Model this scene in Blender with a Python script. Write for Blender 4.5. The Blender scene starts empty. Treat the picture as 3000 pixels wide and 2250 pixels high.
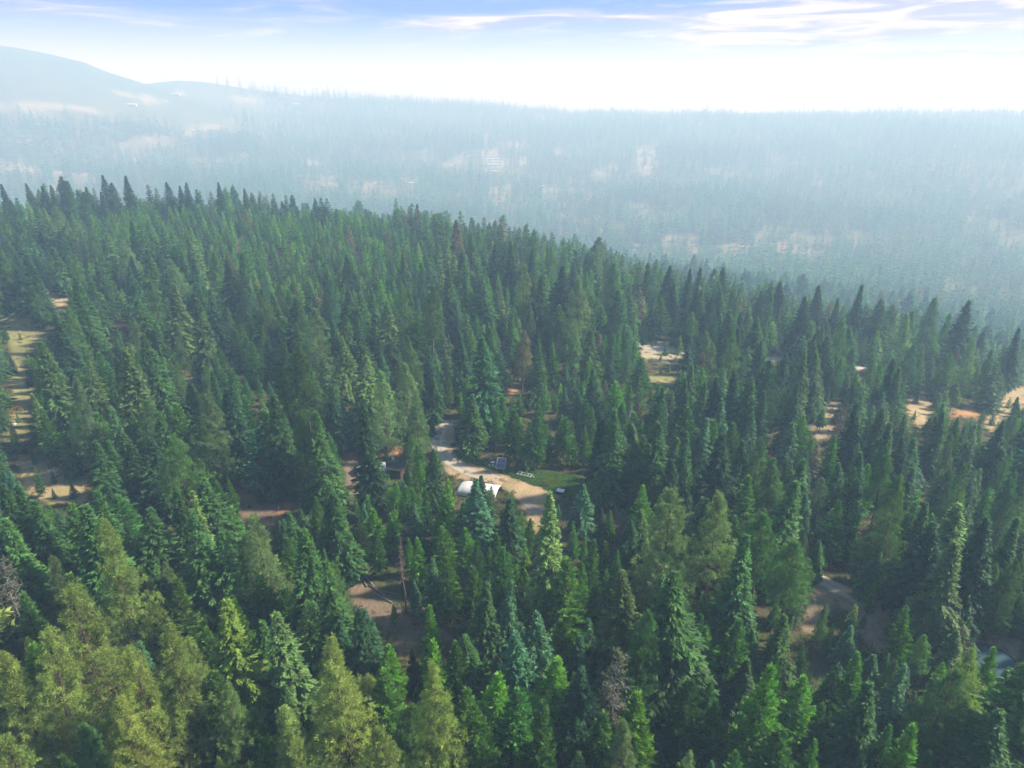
import bpy, bmesh, math, random
import numpy as np
from mathutils import Vector, Matrix

rng = np.random.default_rng(7)
random.seed(7)
sc = bpy.context.scene
COL = sc.collection
R = math.radians

# ------------------------------------------------------------------ camera
CAMZ = 75.0
PITCH = R(22.2)
FPX = 1024 * 24 / 36
cam_d = bpy.data.cameras.new('camera')
cam_d.lens = 24; cam_d.sensor_width = 36
cam_d.clip_start = 0.5; cam_d.clip_end = 60000
cam = bpy.data.objects.new('camera', cam_d)
cam.location = (0, 0, CAMZ)
cam.rotation_euler = (math.pi / 2 - PITCH, 0, 0)
COL.objects.link(cam)
sc.camera = cam

# ------------------------------------------------------------------ light
SUN_AZ, SUN_EL = R(82), R(42)          # to the right of the view, fairly low
w = bpy.data.worlds.new('World'); sc.world = w; w.use_nodes = True
nt = w.node_tree; nt.nodes.clear()
def N(t, **k):
    n = nt.nodes.new(t)
    for a, b in k.items(): setattr(n, a, b)
    return n
def L(a, b): nt.links.new(a, b)
sky = N('ShaderNodeTexSky'); sky.sky_type = 'NISHITA'; sky.sun_disc = False
sky.sun_elevation = SUN_EL; sky.sun_rotation = SUN_AZ
sky.altitude = 600; sky.air_density = 1.0; sky.dust_density = 0.6; sky.ozone_density = 2.2
tc = N('ShaderNodeTexCoord')
sep = N('ShaderNodeSeparateXYZ'); L(tc.outputs['Generated'], sep.inputs[0])
def M(op, a, b=None, c=None, clamp=False):
    n = N('ShaderNodeMath', operation=op, use_clamp=clamp)
    for i, v in enumerate((a, b, c)):
        if v is None: continue
        if isinstance(v, (int, float)): n.inputs[i].default_value = v
        else: L(v, n.inputs[i])
    return n.outputs[0]
X, Y, Z = sep.outputs
az = M('ARCTAN2', X, Y)
el = M('ARCSINE', Z)
# cloud pattern: coordinates (azimuth, elevation) with the streaks lying flat
comb = N('ShaderNodeCombineXYZ')
L(M('MULTIPLY', az, 1.9), comb.inputs[0]); L(M('ADD', M('MULTIPLY', el, 13.0), M('MULTIPLY', az, -1.2)), comb.inputs[1])
n1 = N('ShaderNodeTexNoise'); n1.inputs['Scale'].default_value = 1.6; n1.inputs['Detail'].default_value = 9
n1.inputs['Roughness'].default_value = 0.55; n1.inputs['Distortion'].default_value = 0.9
L(comb.outputs[0], n1.inputs['Vector'])
comb2 = N('ShaderNodeCombineXYZ')
L(M('MULTIPLY', az, 6.0), comb2.inputs[0]); L(M('MULTIPLY', el, 60.0), comb2.inputs[1]); comb2.inputs[2].default_value = 3.3
n2 = N('ShaderNodeTexNoise'); n2.inputs['Scale'].default_value = 1.3; n2.inputs['Detail'].default_value = 8
n2.inputs['Roughness'].default_value = 0.6; n2.inputs['Distortion'].default_value = 1.2
L(comb2.outputs[0], n2.inputs['Vector'])
def blob(a0, e0, ra, re):
    da = M('DIVIDE', M('SUBTRACT', az, R(a0)), R(ra)); de = M('DIVIDE', M('SUBTRACT', el, R(e0)), R(re))
    d2 = M('ADD', M('MULTIPLY', da, da), M('MULTIPLY', de, de))
    return M('EXPONENT', M('MULTIPLY', d2, -1.0))
bb = M('ADD', M('MULTIPLY', blob(25, 5.4, 13, 1.5), 1.9), M('MULTIPLY', blob(-3, 5.7, 6, 0.6), 0.75))
bb = M('ADD', bb, M('MULTIPLY', blob(33, 3.1, 8, 0.35), 0.75))
bb = M('ADD', bb, M('MULTIPLY', blob(7, 6.0, 6, 0.35), 0.5))
bb = M('ADD', bb, M('MULTIPLY', blob(-26, 5.6, 12, 0.9), 0.22))
bb = M('SUBTRACT', bb, M('MULTIPLY', blob(32, 3.95, 5.5, 0.4), 1.0))
cv = M('ADD', M('MULTIPLY', n1.outputs[0], 1.0), M('MULTIPLY', bb, 0.62))
cv = M('ADD', cv, M('MULTIPLY', M('SUBTRACT', n2.outputs[0], 0.5), 0.6))
cmask = M('MULTIPLY', M('SUBTRACT', cv, 0.55), 1.9, clamp=True)
shade = N('ShaderNodeMix', data_type='RGBA')
L(M('MULTIPLY', M('SUBTRACT', n2.outputs[0], 0.44), 4.0, clamp=True), shade.inputs['Factor'])
shade.inputs['A'].default_value = (2.6, 2.2, 5.4, 1); shade.inputs['B'].default_value = (8.4, 7.2, 8.0, 1)
# low sky: thick smoke-white at the horizon turning blue, then the physical sky
ramp = N('ShaderNodeValToRGB'); L(M('DIVIDE', el, R(30), clamp=True), ramp.inputs[0]); E_ = ramp.color_ramp.elements
stops = [(0.0, (.82, .80, .85)), (.09, (.80, .80, .92)), (.155, (.36, .46, .98)), (.21, (.06, .17, .98)), (.6, (.16, .30, .95)), (1.0, (.16, .30, .90))]
while len(E_) < len(stops): E_.new(.5)
for q_, (p_, c_) in zip(E_, stops): q_.position = p_; q_.color = (*c_, 1)
low = N('ShaderNodeMix', data_type='RGBA', blend_type='MULTIPLY'); low.inputs['Factor'].default_value = 1
L(ramp.outputs[0], low.inputs['A']); low.inputs['B'].default_value = (6.9, 6.9, 6.9, 1)
hi = M('MULTIPLY', M('SUBTRACT', el, R(12)), 3.0, clamp=True)
tint = N('ShaderNodeMix', data_type='RGBA'); L(hi, tint.inputs['Factor']); L(low.outputs['Result'], tint.inputs['A']); L(sky.outputs[0], tint.inputs['B'])
mixc = N('ShaderNodeMix', data_type='RGBA')
L(cmask, mixc.inputs['Factor']); L(tint.outputs['Result'], mixc.inputs['A']); L(shade.outputs['Result'], mixc.inputs['B'])
bg = N('ShaderNodeBackground'); bg.inputs['Strength'].default_value = 0.085
L(mixc.outputs['Result'], bg.inputs[0])
wo = N('ShaderNodeOutputWorld'); L(bg.outputs[0], wo.inputs[0])

sd = bpy.data.lights.new('sun', 'SUN'); sd.energy = 5.0; sd.angle = R(4); sd.color = (1.0, 0.95, 0.85)
sun = bpy.data.objects.new('sun', sd); COL.objects.link(sun)
sdir = Vector((math.sin(SUN_AZ) * math.cos(SUN_EL), math.cos(SUN_AZ) * math.cos(SUN_EL), math.sin(SUN_EL)))
sun.rotation_euler = sdir.to_track_quat('Z', 'Y').to_euler()
sun.location = (300, 0, 250)

vs = sc.view_settings
vs.view_transform = 'Standard'; vs.look = 'None'; vs.gamma = 1; vs.use_curve_mapping = False
vs.exposure = 0.98
sc.cycles.volume_bounces = 1
sc.cycles.max_bounces = 5; sc.cycles.diffuse_bounces = 2; sc.cycles.transmission_bounces = 3
sc.cycles.use_denoising = True
HAZE_DENS = 0.00060
HAZE_ABS = 1.0
HAZE_COL = (0.50, 0.75, 1.0)
HAZE_G = 0.06

# ------------------------------------------------------------------ geometry of the view
cp, sp = math.cos(PITCH), math.sin(PITCH)
def proj(P):
    """world points (n,3) -> source-photo pixels (3000 wide) and depth"""
    P = np.atleast_2d(P).astype(float)
    dy = P[:, 1]; dz = P[:, 2] - CAMZ
    zc = dy * cp - dz * sp
    yc = dy * sp + dz * cp
    zs = np.where(zc > 0.1, zc, 0.1)
    u = 512 + FPX * P[:, 0] / zs; v = 384 - FPX * yc / zs
    k = 3000 / 1024
    return np.stack([np.where(zc > 0.1, u * k, -9e4), v * k], 1), zc
def ray(u, v):
    k = 1024 / 3000
    a = (u * k - 512) / FPX; b = -(v * k - 384) / FPX
    d = np.array([a, cp + b * sp, -sp + b * cp])
    return d / math.hypot(d[0], d[1])          # unit horizontal length

# ------------------------------------------------------------------ terrain
TR = np.array([0, 60, 120, 200, 280, 340, 420, 520, 700, 900, 1150, 1500, 2000, 2600, 3200, 3900.])
TA = np.array([-180, -60, -38, -25, -12, 0, 12, 25, 38, 60, 180.])
TZ = np.array([
 #  0   60  120  200  280  340  420  520  700  900 1150 1500 2000 2600 3200 3900
 [  0,   0,   2,   6,  12,  18,  22,  12, -50, -70, -70, -60, -45, -20,   0,   0],
 [  0,   0,   2,   6,  14,  20,  26,  16, -50, -70, -70, -60, -45, -20,   0,   0],
 [  0,   0,   2,   6,  13,  19,  24,  12, -50, -72, -74, -62, -42, -20,  -5,  -5],
 [  0,   0,   1,   5,  11,  16,  19,   6, -56, -78, -78, -66, -42, -18,  -2,  -5],
 [  0,   0,   0,   3,   7,  10,  10,  -8, -66, -86, -84, -70, -44, -14,   8,   0],
 [  0,   0,   0,   0,   0,   0,  -8, -38, -84, -94, -90, -76, -48, -14,  17,   5],
 [  0,   0,   0,  -4,  -9, -16, -34, -62, -92, -98, -94, -78, -48, -12,  24,  10],
 [  0,   0,  -1,  -7, -17, -32, -52, -74, -96,-102, -96, -78, -46,  -8,  27,  10],
 [  0,   0,  -2, -10, -24, -42, -62, -80,-100,-104, -96, -76, -42,  -6,  28,  10],
 [  0,   0,  -2, -10, -24, -40, -60, -80,-100,-104, -96, -76, -42,  -6,  28,  10],
 [  0,   0,  -1,  -5, -10, -20, -40, -60, -80, -90, -90, -70, -42,  -6,  10,   0],
], float)
TR2 = np.array([0, 60, 120, 200, 280, 340, 420, 520, 860, 1160, 1500, 1880, 2280, 2680, 3100, 3800.])
TZ = CAMZ - (CAMZ - TZ) * (TR2 / np.maximum(TR, 1))[None, :] * (TR > 0)[None, :] - CAMZ * (TR == 0)[None, :]
TR = TR2
def _smooth(a, n, axis):
    for _ in range(n):
        b = np.take(a, np.clip(np.arange(a.shape[axis]) - 1, 0, None), axis)
        c = np.take(a, np.clip(np.arange(a.shape[axis]) + 1, None, a.shape[axis] - 1), axis)
        a = (a * 2 + b + c) / 4
    return a
_lr = np.log(np.linspace(0, 1, 260) * 0 + np.geomspace(20, 5600, 260)); _la = np.linspace(-180, 180, 361)
_rz = np.stack([np.interp(np.exp(_lr), TR, row) for row in TZ])
_G = np.stack([np.interp(_la, TA, _rz[:, j]) for j in range(260)], 1)       # (361,260)
_G = _smooth(_smooth(_G, 14, 1), 12, 0)
# far mountain and ridges on the left, given by how they stand against the sky
def crest(pts, rc):
    A, H = [], []
    for (u, v) in pts:
        d = ray(u, v); A.append(math.degrees(math.atan2(d[0], d[1]))); H.append(CAMZ + rc * d[2])
    return np.array(A), np.array(H)
MT = crest([(-700, 160), (-300, 130), (-120, 128), (0, 134), (60, 142), (150, 160), (250, 184), (316, 212), (375, 230), (480, 264), (600, 300), (760, 360)], 2950)
RD = crest([(-400, 262), (0, 262), (300, 262), (420, 246), (520, 236), (600, 240), (750, 264), (900, 282), (1050, 292), (1250, 302), (1450, 312), (1650, 340), (1900, 420)], 3350)
def vnoise(x, y, s):
    """cheap smooth value noise"""
    x = x / s; y = y / s
    xi = np.floor(x); yi = np.floor(y); fx = x - xi; fy = y - yi
    fx = fx * fx * (3 - 2 * fx); fy = fy * fy * (3 - 2 * fy)
    def h(a, b):
        q = np.sin(a * 127.1 + b * 311.7 + 17.3) * 43758.5453
        return q - np.floor(q)
    return (h(xi, yi) * (1 - fx) + h(xi + 1, yi) * fx) * (1 - fy) + (h(xi, yi + 1) * (1 - fx) + h(xi + 1, yi + 1) * fx) * fy
def terrain(x, y):
    x = np.asarray(x, float); y = np.asarray(y, float)
    r = np.hypot(x, y); a = np.degrees(np.arctan2(x, y))
    fr = np.clip((np.log(np.maximum(r, 20)) - _lr[0]) / (_lr[1] - _lr[0]), 0, 258.999)
    fa = np.clip(a + 180, 0, 359.999)
    i = fa.astype(int); j = fr.astype(int); u = fa - i; v = fr - j
    z = (_G[i, j] * (1 - u) + _G[i + 1, j] * u) * (1 - v) + (_G[i, j + 1] * (1 - u) + _G[i + 1, j + 1] * u) * v
    k = np.clip((r - 60) / 900, 0, 1)
    z = z + (vnoise(x, y, 260) - .5) * 30 * k + (vnoise(x + 900, y, 520) - .5) * 30 * np.clip((r - 600) / 600, 0, 1) + (vnoise(x, y, 90) - .5) * 7 * np.clip(r / 400, 0.1, 1) + (vnoise(x, y, 17) - .5) * 0.9
    for (A, H), rc, w1, w2 in ((MT, 2950, 420, 200), (RD, 3350, 220, 140)):
        hh = np.interp(a, A, H, left=H[0], right=-200) 
        g = np.exp(-((r - rc) / np.where(r < rc, w1, w2)) ** 2)
        rough = (vnoise(x, y, 140) - .5) * 16
        z = np.where(hh > z, z + (hh - z) * g + rough * g * (1 - g), z)
    return z
def ground(u, v, rmax=5200, h=0.0, near=15):
    """where the view ray through photo pixel (u,v) meets the terrain (+h)"""
    d = ray(u, v)
    r = np.geomspace(near, rmax, 1500)
    gap = CAMZ + d[2] * r - (terrain(d[0] * r, d[1] * r) + h)
    k = np.nonzero(gap <= 0)[0]
    if len(k) == 0 or k[0] == 0: 
        k = int(np.argmin(np.abs(gap)))
        return np.array([d[0] * r[k], d[1] * r[k], float(terrain(d[0] * r[k], d[1] * r[k]))]), float(gap[k])
    k = k[0]; t = gap[k - 1] / (gap[k - 1] - gap[k]); rr = r[k - 1] + t * (r[k] - r[k - 1])
    x, y = d[0] * rr, d[1] * rr
    return np.array([x, y, float(terrain(x, y))]), 0.0

# ------------------------------------------------------------------ openings seen in the photograph (photo pixels)
TAN = (.45, .33, .20); PALE = (.48, .40, .30); BROWN = (.24, .17, .13); ORANGE = (.46, .24, .12); GREEN = (.11, .19, .045)
DRY = (.30, .27, .12); PINK = (.36, .27, .19); FIELD = (.42, .36, .25)
OPEN = [
 (TAN, 400, [(1280,1232),(1338,1232),(1322,1290),(1362,1340),(1440,1368),(1520,1395),(1600,1425),(1660,1440),(1625,1470),(1605,1520),(1570,1570),(1540,1500),(1500,1440),(1440,1418),(1320,1400),(1290,1330)]),
 (GREEN, 400, [(1322,1290),(1340,1330),(1420,1360),(1500,1378),(1600,1385),(1700,1400),(1710,1440),(1650,1450),(1560,1415),(1440,1372),(1350,1345)]),
 (BROWN, 400, [(1020,1700),(1090,1715),(1180,1780),(1250,1815),(1320,1850),(1385,1885),(1300,1880),(1245,1850),(1200,1960),(1160,1900),(1120,1830),(1040,1780)]),
 (PINK, 400, [(2370,1730),(2400,1690),(2450,1705),(2600,1785),(2640,1825),(2640,1900),(2570,1910),(2530,1880),(2510,1800),(2440,1780),(2380,1860),(2350,1850)]),
 (BROWN, 400, [(690,1440),(735,1440),(765,1485),(850,1465),(872,1482),(810,1520),(800,1560),(770,1570),(715,1535),(700,1500)]),
 (ORANGE, 400, [(790,1512),(850,1468),(868,1484),(820,1512),(790,1528)]),
 (BROWN, 400, [(1005,1330),(1052,1320),(1058,1430),(1045,1450),(1018,1450)]),
 (ORANGE, 400, [(1138,1305),(1178,1310),(1176,1335),(1140,1330)]),
 (DRY, 400, [(0,915),(80,900),(95,940),(130,975),(60,1060),(95,1120),(90,1200),(85,1260),(50,1330),(20,1300),(30,1150),(35,1050),(20,980)]),
 (TAN, 400, [(60,1345),(150,1350),(170,1380),(230,1390),(280,1365),(275,1400),(250,1440),(262,1455),(250,1480),(150,1480),(80,1440),(60,1400)]),
 (TAN, 460, [(150,865),(205,865),(190,910),(160,905)]),
 (ORANGE, 400, [(295,935),(330,935),(380,950),(370,962),(300,955)]),
 (DRY, 400, [(535,1105),(570,1115),(620,1140),(610,1155),(550,1130)]),
 (BROWN, 400, [(370,1480),(440,1475),(500,1520),(480,1550),(380,1530)]),
 (PINK, 500, [(2380,1230),(2420,1180),(2465,1180),(2470,1230),(2420,1290),(2385,1285)]),
 (TAN, 500, [(2650,1180),(2690,1150),(2730,1170),(2730,1210),(2700,1260),(2670,1240)]),
 (TAN, 500, [(2880,1240),(2930,1170),(2960,1140),(3000,1115),(3060,1115),(3060,1180),(2950,1215),(2905,1270)]),
 (ORANGE, 500, [(2780,1203),(2870,1198),(2870,1222),(2790,1226)]),
 (PALE, 500, [(1870,1000),(1960,1000),(2000,1030),(1990,1062),(1880,1050)]),
 (DRY, 500, [(1900,1090),(1970,1100),(1980,1130),(1900,1120)]),
 (ORANGE, 500, [(2235,1325),(2270,1320),(2262,1350),(2240,1372)]),
 (ORANGE, 500, [(1778,1500),(1850,1493),(1860,1518),(1790,1530)]),
 (PINK, 400, [(2830,1880),(2960,1868),(3010,1890),(2990,1930),(2940,1925),(2835,1915)]),
 (ORANGE, 300, [(1195,1920),(1215,1930),(1235,2020),(1218,2015)]),
 (ORANGE, 400, [(1480,1135),(1512,1130),(1520,1150),(1490,1162)]),
 (TAN, 400, [(2262,1038),(2330,1045),(2330,1064),(2262,1060)]),
 (TAN, 400, [(2490,1070),(2565,1078),(2565,1092),(2490,1086)]),
]
FAR_OPEN = [
 (FIELD, [(0,312),(110,303),(190,301),(240,313),(300,322),(300,328),(0,324)]),
 (FIELD, [(318,268),(420,278),(490,292),(495,306),(415,306),(410,288),(320,276)]),
 (FIELD, [(520,268),(620,274),(630,290),(520,282)]),
 (FIELD, [(670,284),(790,290),(792,306),(690,300)]),
 (PALE, [(690,352),(688,370),(600,385),(520,400),(430,412),(350,435),(360,424),(440,400),(560,372)]),
 (PALE, [(0,472),(60,482),(160,500),(290,510),(290,520),(120,516),(0,490)]),
 (PALE, [(1295,480),(1350,450),(1378,446),(1375,456),(1340,475),(1345,487),(1300,490)]),
 (PALE, [(1412,440),(1455,438),(1470,458),(1490,462),(1488,492),(1415,488)]),
 (PALE, [(1465,420),(1520,410),(1535,416),(1530,440),(1510,425),(1470,430)]),
 (PALE, [(1505,460),(1550,462),(1548,488),(1510,478)]),
 (PINK, [(1175,520),(1230,518),(1215,535),(1208,575),(1198,575),(1202,535),(1176,532)]),
 (PINK, [(1020,530),(1080,528),(1175,535),(1160,560),(1060,552),(1020,545)]),
 (PALE, [(1860,440),(1925,438),(1925,480),(1900,520),(1880,500),(1855,470)]),
 (PALE, [(1740,505),(1800,480),(1810,500),(1750,520)]),
 (PINK, [(1585,540),(1620,545),(1640,555),(1600,560)]),
 (PINK, [(1430,548),(1500,548),(1480,570),(1465,600),(1455,600),(1462,570),(1430,565)]),
 (PALE, [(900,465),(960,468),(955,490),(930,490),(925,478),(900,480)]),
 (PINK, [(880,530),(990,525),(985,545),(920,560),(900,545)]),
 (PINK, [(2010,700),(2050,690),(2050,740),(2020,740)]),
 (PINK, [(2120,715),(2150,705),(2160,745),(2125,745)]),
 (PINK, [(2160,725),(2190,700),(2192,740),(2165,745)]),
 (PINK, [(2280,720),(2300,700),(2305,745),(2282,745)]),
 (PINK, [(2325,720),(2380,725),(2385,755),(2330,755)]),
 (PINK, [(1940,690),(2000,680),(1995,725),(1950,730)]),
 (PALE, [(2390,505),(2400,500),(2405,560),(2390,560)]),
 (PALE, [(2540,500),(2565,500),(2560,520),(2540,518)]),
]
def pip(P, poly):
    x, y = P[:, 0], P[:, 1]; q = np.array(poly, float); n = len(q)
    ins = np.zeros(len(P), bool)
    for i in range(n):
        x1, y1 = q[i]; x2, y2 = q[(i + 1) % n]
        c = ((y1 > y) != (y2 > y)) & (x < (x2 - x1) * (y - y1) / (y2 - y1 + 1e-9) + x1)
        ins ^= c
    return ins

# ------------------------------------------------------------------ helpers
def new_mesh(name, V, Fq=None, Ft=None, mats=(), midx=None, smooth=False, attrs=None):
    me = bpy.data.meshes.new(name)
    V = np.asarray(V, np.float32).reshape(-1, 3)
    Fq = np.zeros((0, 4), int) if Fq is None else np.asarray(Fq, int).reshape(-1, 4)
    Ft = np.zeros((0, 3), int) if Ft is None else np.asarray(Ft, int).reshape(-1, 3)
    me.vertices.add(len(V)); me.vertices.foreach_set('co', V.ravel())
    nl = Fq.size + Ft.size; me.loops.add(nl)
    me.loops.foreach_set('vertex_index', np.concatenate([Fq.ravel(), Ft.ravel()]).astype(np.int32))
    nf = len(Fq) + len(Ft); me.polygons.add(nf)
    st = np.concatenate([np.arange(len(Fq)) * 4, Fq.size + np.arange(len(Ft)) * 3]).astype(np.int32)
    me.polygons.foreach_set('loop_start', st)
    if midx is not None: me.polygons.foreach_set('material_index', np.asarray(midx, np.int32))
    me.polygons.foreach_set('use_smooth', np.full(nf, smooth))
    for m in mats: me.materials.append(m)
    for nm, (dom, typ, arr) in (attrs or {}).items():
        a = me.attributes.new(nm, typ, dom)
        a.data.foreach_set('color' if typ == 'FLOAT_COLOR' else 'value', np.asarray(arr, np.float32).ravel())
    me.update(calc_edges=True); me.validate()
    return me
def link(name, me, parent=None, loc=None):
    o = bpy.data.objects.new(name, me); COL.objects.link(o)
    if parent: o.parent = parent
    if loc is not None: o.location = loc
    return o
def thing(name, label, cat, loc, rotz=0, group=None, scale=1.0):
    o = bpy.data.objects.new(name, None); COL.objects.link(o); o.empty_display_size = .3
    o.location = loc; o.rotation_euler = (0, 0, rotz); o.scale = (scale,) * 3
    o['label'] = label; o['category'] = cat
    if group: o['group'] = group
    return o
def tag(o, label, cat, group=None):
    o['label'] = label; o['category'] = cat
    if group: o['group'] = group
    return o
class MB:
    """collects simple solids in a bmesh"""
    def __init__(s): s.bm = bmesh.new()
    def box(s, c, d, rot=None, bevel=0.0):
        m = Matrix.Translation(c) @ (rot.to_4x4() if rot else Matrix.Identity(4)) @ Matrix.Diagonal((*d, 1))
        r = bmesh.ops.create_cube(s.bm, size=1, matrix=m)
        if bevel:
            es = list({e for v in r['verts'] for e in v.link_edges})
            bmesh.ops.bevel(s.bm, geom=es, offset=bevel, segments=2, affect='EDGES')
        return s
    def tube(s, a, b, r1, r2=None, n=8):
        a, b = Vector(a), Vector(b); d = b - a; r2 = r1 if r2 is None else r2
        m = Matrix.Translation((a + b) / 2) @ d.to_track_quat('Z', 'Y').to_matrix().to_4x4()
        bmesh.ops.create_cone(s.bm, cap_ends=True, segments=n, radius1=r1, radius2=r2, depth=d.length, matrix=m)
        return s
    def poly(s, pts, faces):
        vs_ = [s.bm.verts.new(p) for p in pts]
        for f in faces: s.bm.faces.new([vs_[i] for i in f])
        return s
    def done(s, name, mat, parent=None, loc=None, smooth=False):
        me = bpy.data.meshes.new(name); bmesh.ops.recalc_face_normals(s.bm, faces=s.bm.faces)
        s.bm.to_mesh(me); s.bm.free(); me.materials.append(mat)
        if smooth:
            for p in me.polygons: p.use_smooth = True
        return link(name, me, parent, loc)

# ------------------------------------------------------------------ materials
def mat(name, build):
    m = bpy.data.materials.new(name); m.use_nodes = True; t = m.node_tree; t.nodes.clear()
    o = t.nodes.new('ShaderNodeOutputMaterial')
    class K: pass
    k = K(); k.t = t
    def n(ty, **kw):
        q = t.nodes.new(ty)
        for a, b in kw.items():
            if a.startswith('i_'): q.inputs[a[2:].replace('_', ' ')].default_value = b
            else: setattr(q, a, b)
        return q
    k.n = n; k.l = lambda a, b: t.links.new(a, b)
    def noise(scale, detail=4, rough=.55, coord=None, dist=0.0):
        q = n('ShaderNodeTexNoise'); q.inputs['Scale'].default_value = scale; q.inputs['Detail'].default_value = detail
        q.inputs['Roughness'].default_value = rough; q.inputs['Distortion'].default_value = dist
        if coord is not None: k.l(coord, q.inputs['Vector'])
        return q.outputs['Fac']
    k.noise = noise
    def ramp(f, stops):
        q = n('ShaderNodeValToRGB'); k.l(f, q.inputs[0]); e = q.color_ramp.elements
        while len(e) < len(stops): e.new(.5)
        for i, (p, c) in enumerate(stops): e[i].position = p; e[i].color = (*c, 1) if len(c) == 3 else c
        return q.outputs[0]
    k.ramp = ramp
    def mix(f, a, b, mode='MIX'):
        q = n('ShaderNodeMix', data_type='RGBA', blend_type=mode)
        for s_, v in (('Factor', f), ('A', a), ('B', b)):
            if hasattr(v, 'is_output'): k.l(v, q.inputs[s_])
            elif s_ == 'Factor': q.inputs[s_].default_value = v
            else: q.inputs[s_].default_value = (*v, 1) if not isinstance(v, (int, float)) else (v, v, v, 1)
        return q.outputs['Result']
    k.mix = mix
    sh = build(k); t.links.new(sh, o.inputs[0])
    return m
def simple(name, col, rough=.7, metal=0.0, var=.25, scale=3.0, spec=.3, bump=.0):
    def b(k):
        oc = k.n('ShaderNodeTexCoord').outputs['Object']
        f = k.noise(scale, 6, .6, oc)
        c = k.mix(f, tuple(x * (1 - var) for x in col), tuple(min(1, x * (1 + var)) for x in col))
        p = k.n('ShaderNodeBsdfPrincipled'); k.l(c, p.inputs['Base Color'])
        p.inputs['Roughness'].default_value = rough; p.inputs['Metallic'].default_value = metal
        p.inputs['Specular IOR Level'].default_value = spec
        if bump:
            bp = k.n('ShaderNodeBump'); bp.inputs['Strength'].default_value = bump; k.l(k.noise(scale * 6, 4, .6, oc), bp.inputs['Height']); k.l(bp.outputs[0], p.inputs['Normal'])
        return p.outputs[0]
    return mat(name, b)
def needles(name, instancer):
    def b(k):
        if instancer:
            a = k.n('ShaderNodeAttribute', attribute_name='tint', attribute_type='INSTANCER').outputs['Color']
        else:
            a = k.n('ShaderNodeObjectInfo').outputs['Color']
        tone = k.n('ShaderNodeAttribute', attribute_name='tone').outputs['Fac']
        g = k.n('ShaderNodeCombineColor'); 
        for i_, (m_, o_) in enumerate(((1.0, .12), (1.0, .05), (.8, .12))):
            mm = k.n('ShaderNodeMath', operation='MULTIPLY_ADD'); k.l(tone, mm.inputs[0]); mm.inputs[1].default_value = m_; mm.inputs[2].default_value = o_
            k.l(mm.outputs[0], g.inputs[i_])
        c = k.mix(1.0, a, g.outputs[0], 'MULTIPLY')
        d = k.n('ShaderNodeBsdfPrincipled'); k.l(c, d.inputs['Base Color']); d.inputs['Roughness'].default_value = .55
        d.inputs['Specular IOR Level'].default_value = .25
        tr = k.n('ShaderNodeBsdfTranslucent'); k.l(k.mix(1.0, c, (1.0, 1.3, .45), 'MULTIPLY'), tr.inputs[0])
        s = k.n('ShaderNodeMixShader'); s.inputs[0].default_value = .38; k.l(d.outputs[0], s.inputs[1]); k.l(tr.outputs[0], s.inputs[2])
        return s.outputs[0]
    return mat(name, b)
M_NEED = needles('conifer needles', False)
M_NEEDF = needles('forest needles', True)
M_BARK = simple('bark', (.075, .055, .045), .9, var=.4, scale=6, bump=.4)
M_BARKR = simple('pine bark', (.15, .09, .06), .9, var=.45, scale=5, bump=.4)
M_DEAD = simple('dead wood', (.22, .21, .19), .85, var=.3, scale=8)
M_DEADB = simple('dead brown twigs', (.16, .11, .09), .9, var=.3, scale=8)

def ground_mat(k):
    P = k.n('ShaderNodeNewGeometry').outputs['Position']
    c = k.n('ShaderNodeAttribute', attribute_name='soil').outputs['Color']
    f1 = k.noise(.25, 8, .65, P, .6); f2 = k.noise(2.2, 8, .7, P); f3 = k.noise(.06, 5, .6, P)
    c = k.mix(k.ramp(f1, [(.40, (0, 0, 0)), (.62, (.75,) * 3)]), c, k.mix(1.0, c, (.72, .86, .55), 'MULTIPLY'))
    c = k.mix(k.ramp(f2, [(.30, (.6,) * 3), (.72, (0, 0, 0))]), c, k.mix(1.0, c, (.45, .42, .42), 'MULTIPLY'))
    c = k.mix(k.ramp(f2, [(.56, (0, 0, 0)), (.75, (.8,) * 3)]), c, k.mix(1.0, c, (1.45, 1.38, 1.25), 'MULTIPLY'))
    p = k.n('ShaderNodeBsdfPrincipled'); k.l(c, p.inputs['Base Color']); p.inputs['Roughness'].default_value = .95
    p.inputs['Specular IOR Level'].default_value = .1
    b = k.n('ShaderNodeBump'); b.inputs['Strength'].default_value = .6; b.inputs['Distance'].default_value = .5
    k.l(f2, b.inputs['Height']); k.l(b.outputs[0], p.inputs['Normal'])
    return p.outputs[0]
M_GROUND = mat('forest floor', ground_mat)
def track_mat(k):
    P = k.n('ShaderNodeNewGeometry').outputs['Position']
    a = k.n('ShaderNodeAttribute', attribute_name='across').outputs['Fac']      # -1..1
    ab = k.n('ShaderNodeMath', operation='ABSOLUTE'); k.l(a, ab.inputs[0])
    wob = k.n('ShaderNodeMath', operation='MULTIPLY_ADD'); k.l(k.noise(.7, 5, .7, P), wob.inputs[0]); wob.inputs[1].default_value = .35; k.l(ab.outputs[0], wob.inputs[2])
    rut = k.ramp(wob.outputs[0], [(.30, (.5,) * 3), (.50, (1,) * 3), (.78, (1,) * 3), (1.0, (.35,) * 3)])
    f = k.noise(2.5, 8, .7, P)
    base = k.mix(f, (.30, .26, .21), (.50, .44, .36))
    c = k.mix(rut, (.30, .25, .16), base)
    wr_ = k.n('ShaderNodeAttribute', attribute_name='wear').outputs['Fac']
    c = k.mix(wr_, k.mix(f, (.27, .195, .115), (.44, .32, .195)), c)
    p = k.n('ShaderNodeBsdfPrincipled'); k.l(c, p.inputs['Base Color']); p.inputs['Roughness'].default_value = .95
    b = k.n('ShaderNodeBump'); b.inputs['Strength'].default_value = .5; k.l(f, b.inputs['Height']); k.l(b.outputs[0], p.inputs['Normal'])
    return p.outputs[0]
M_TRACK = mat('dirt track', track_mat)

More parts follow.
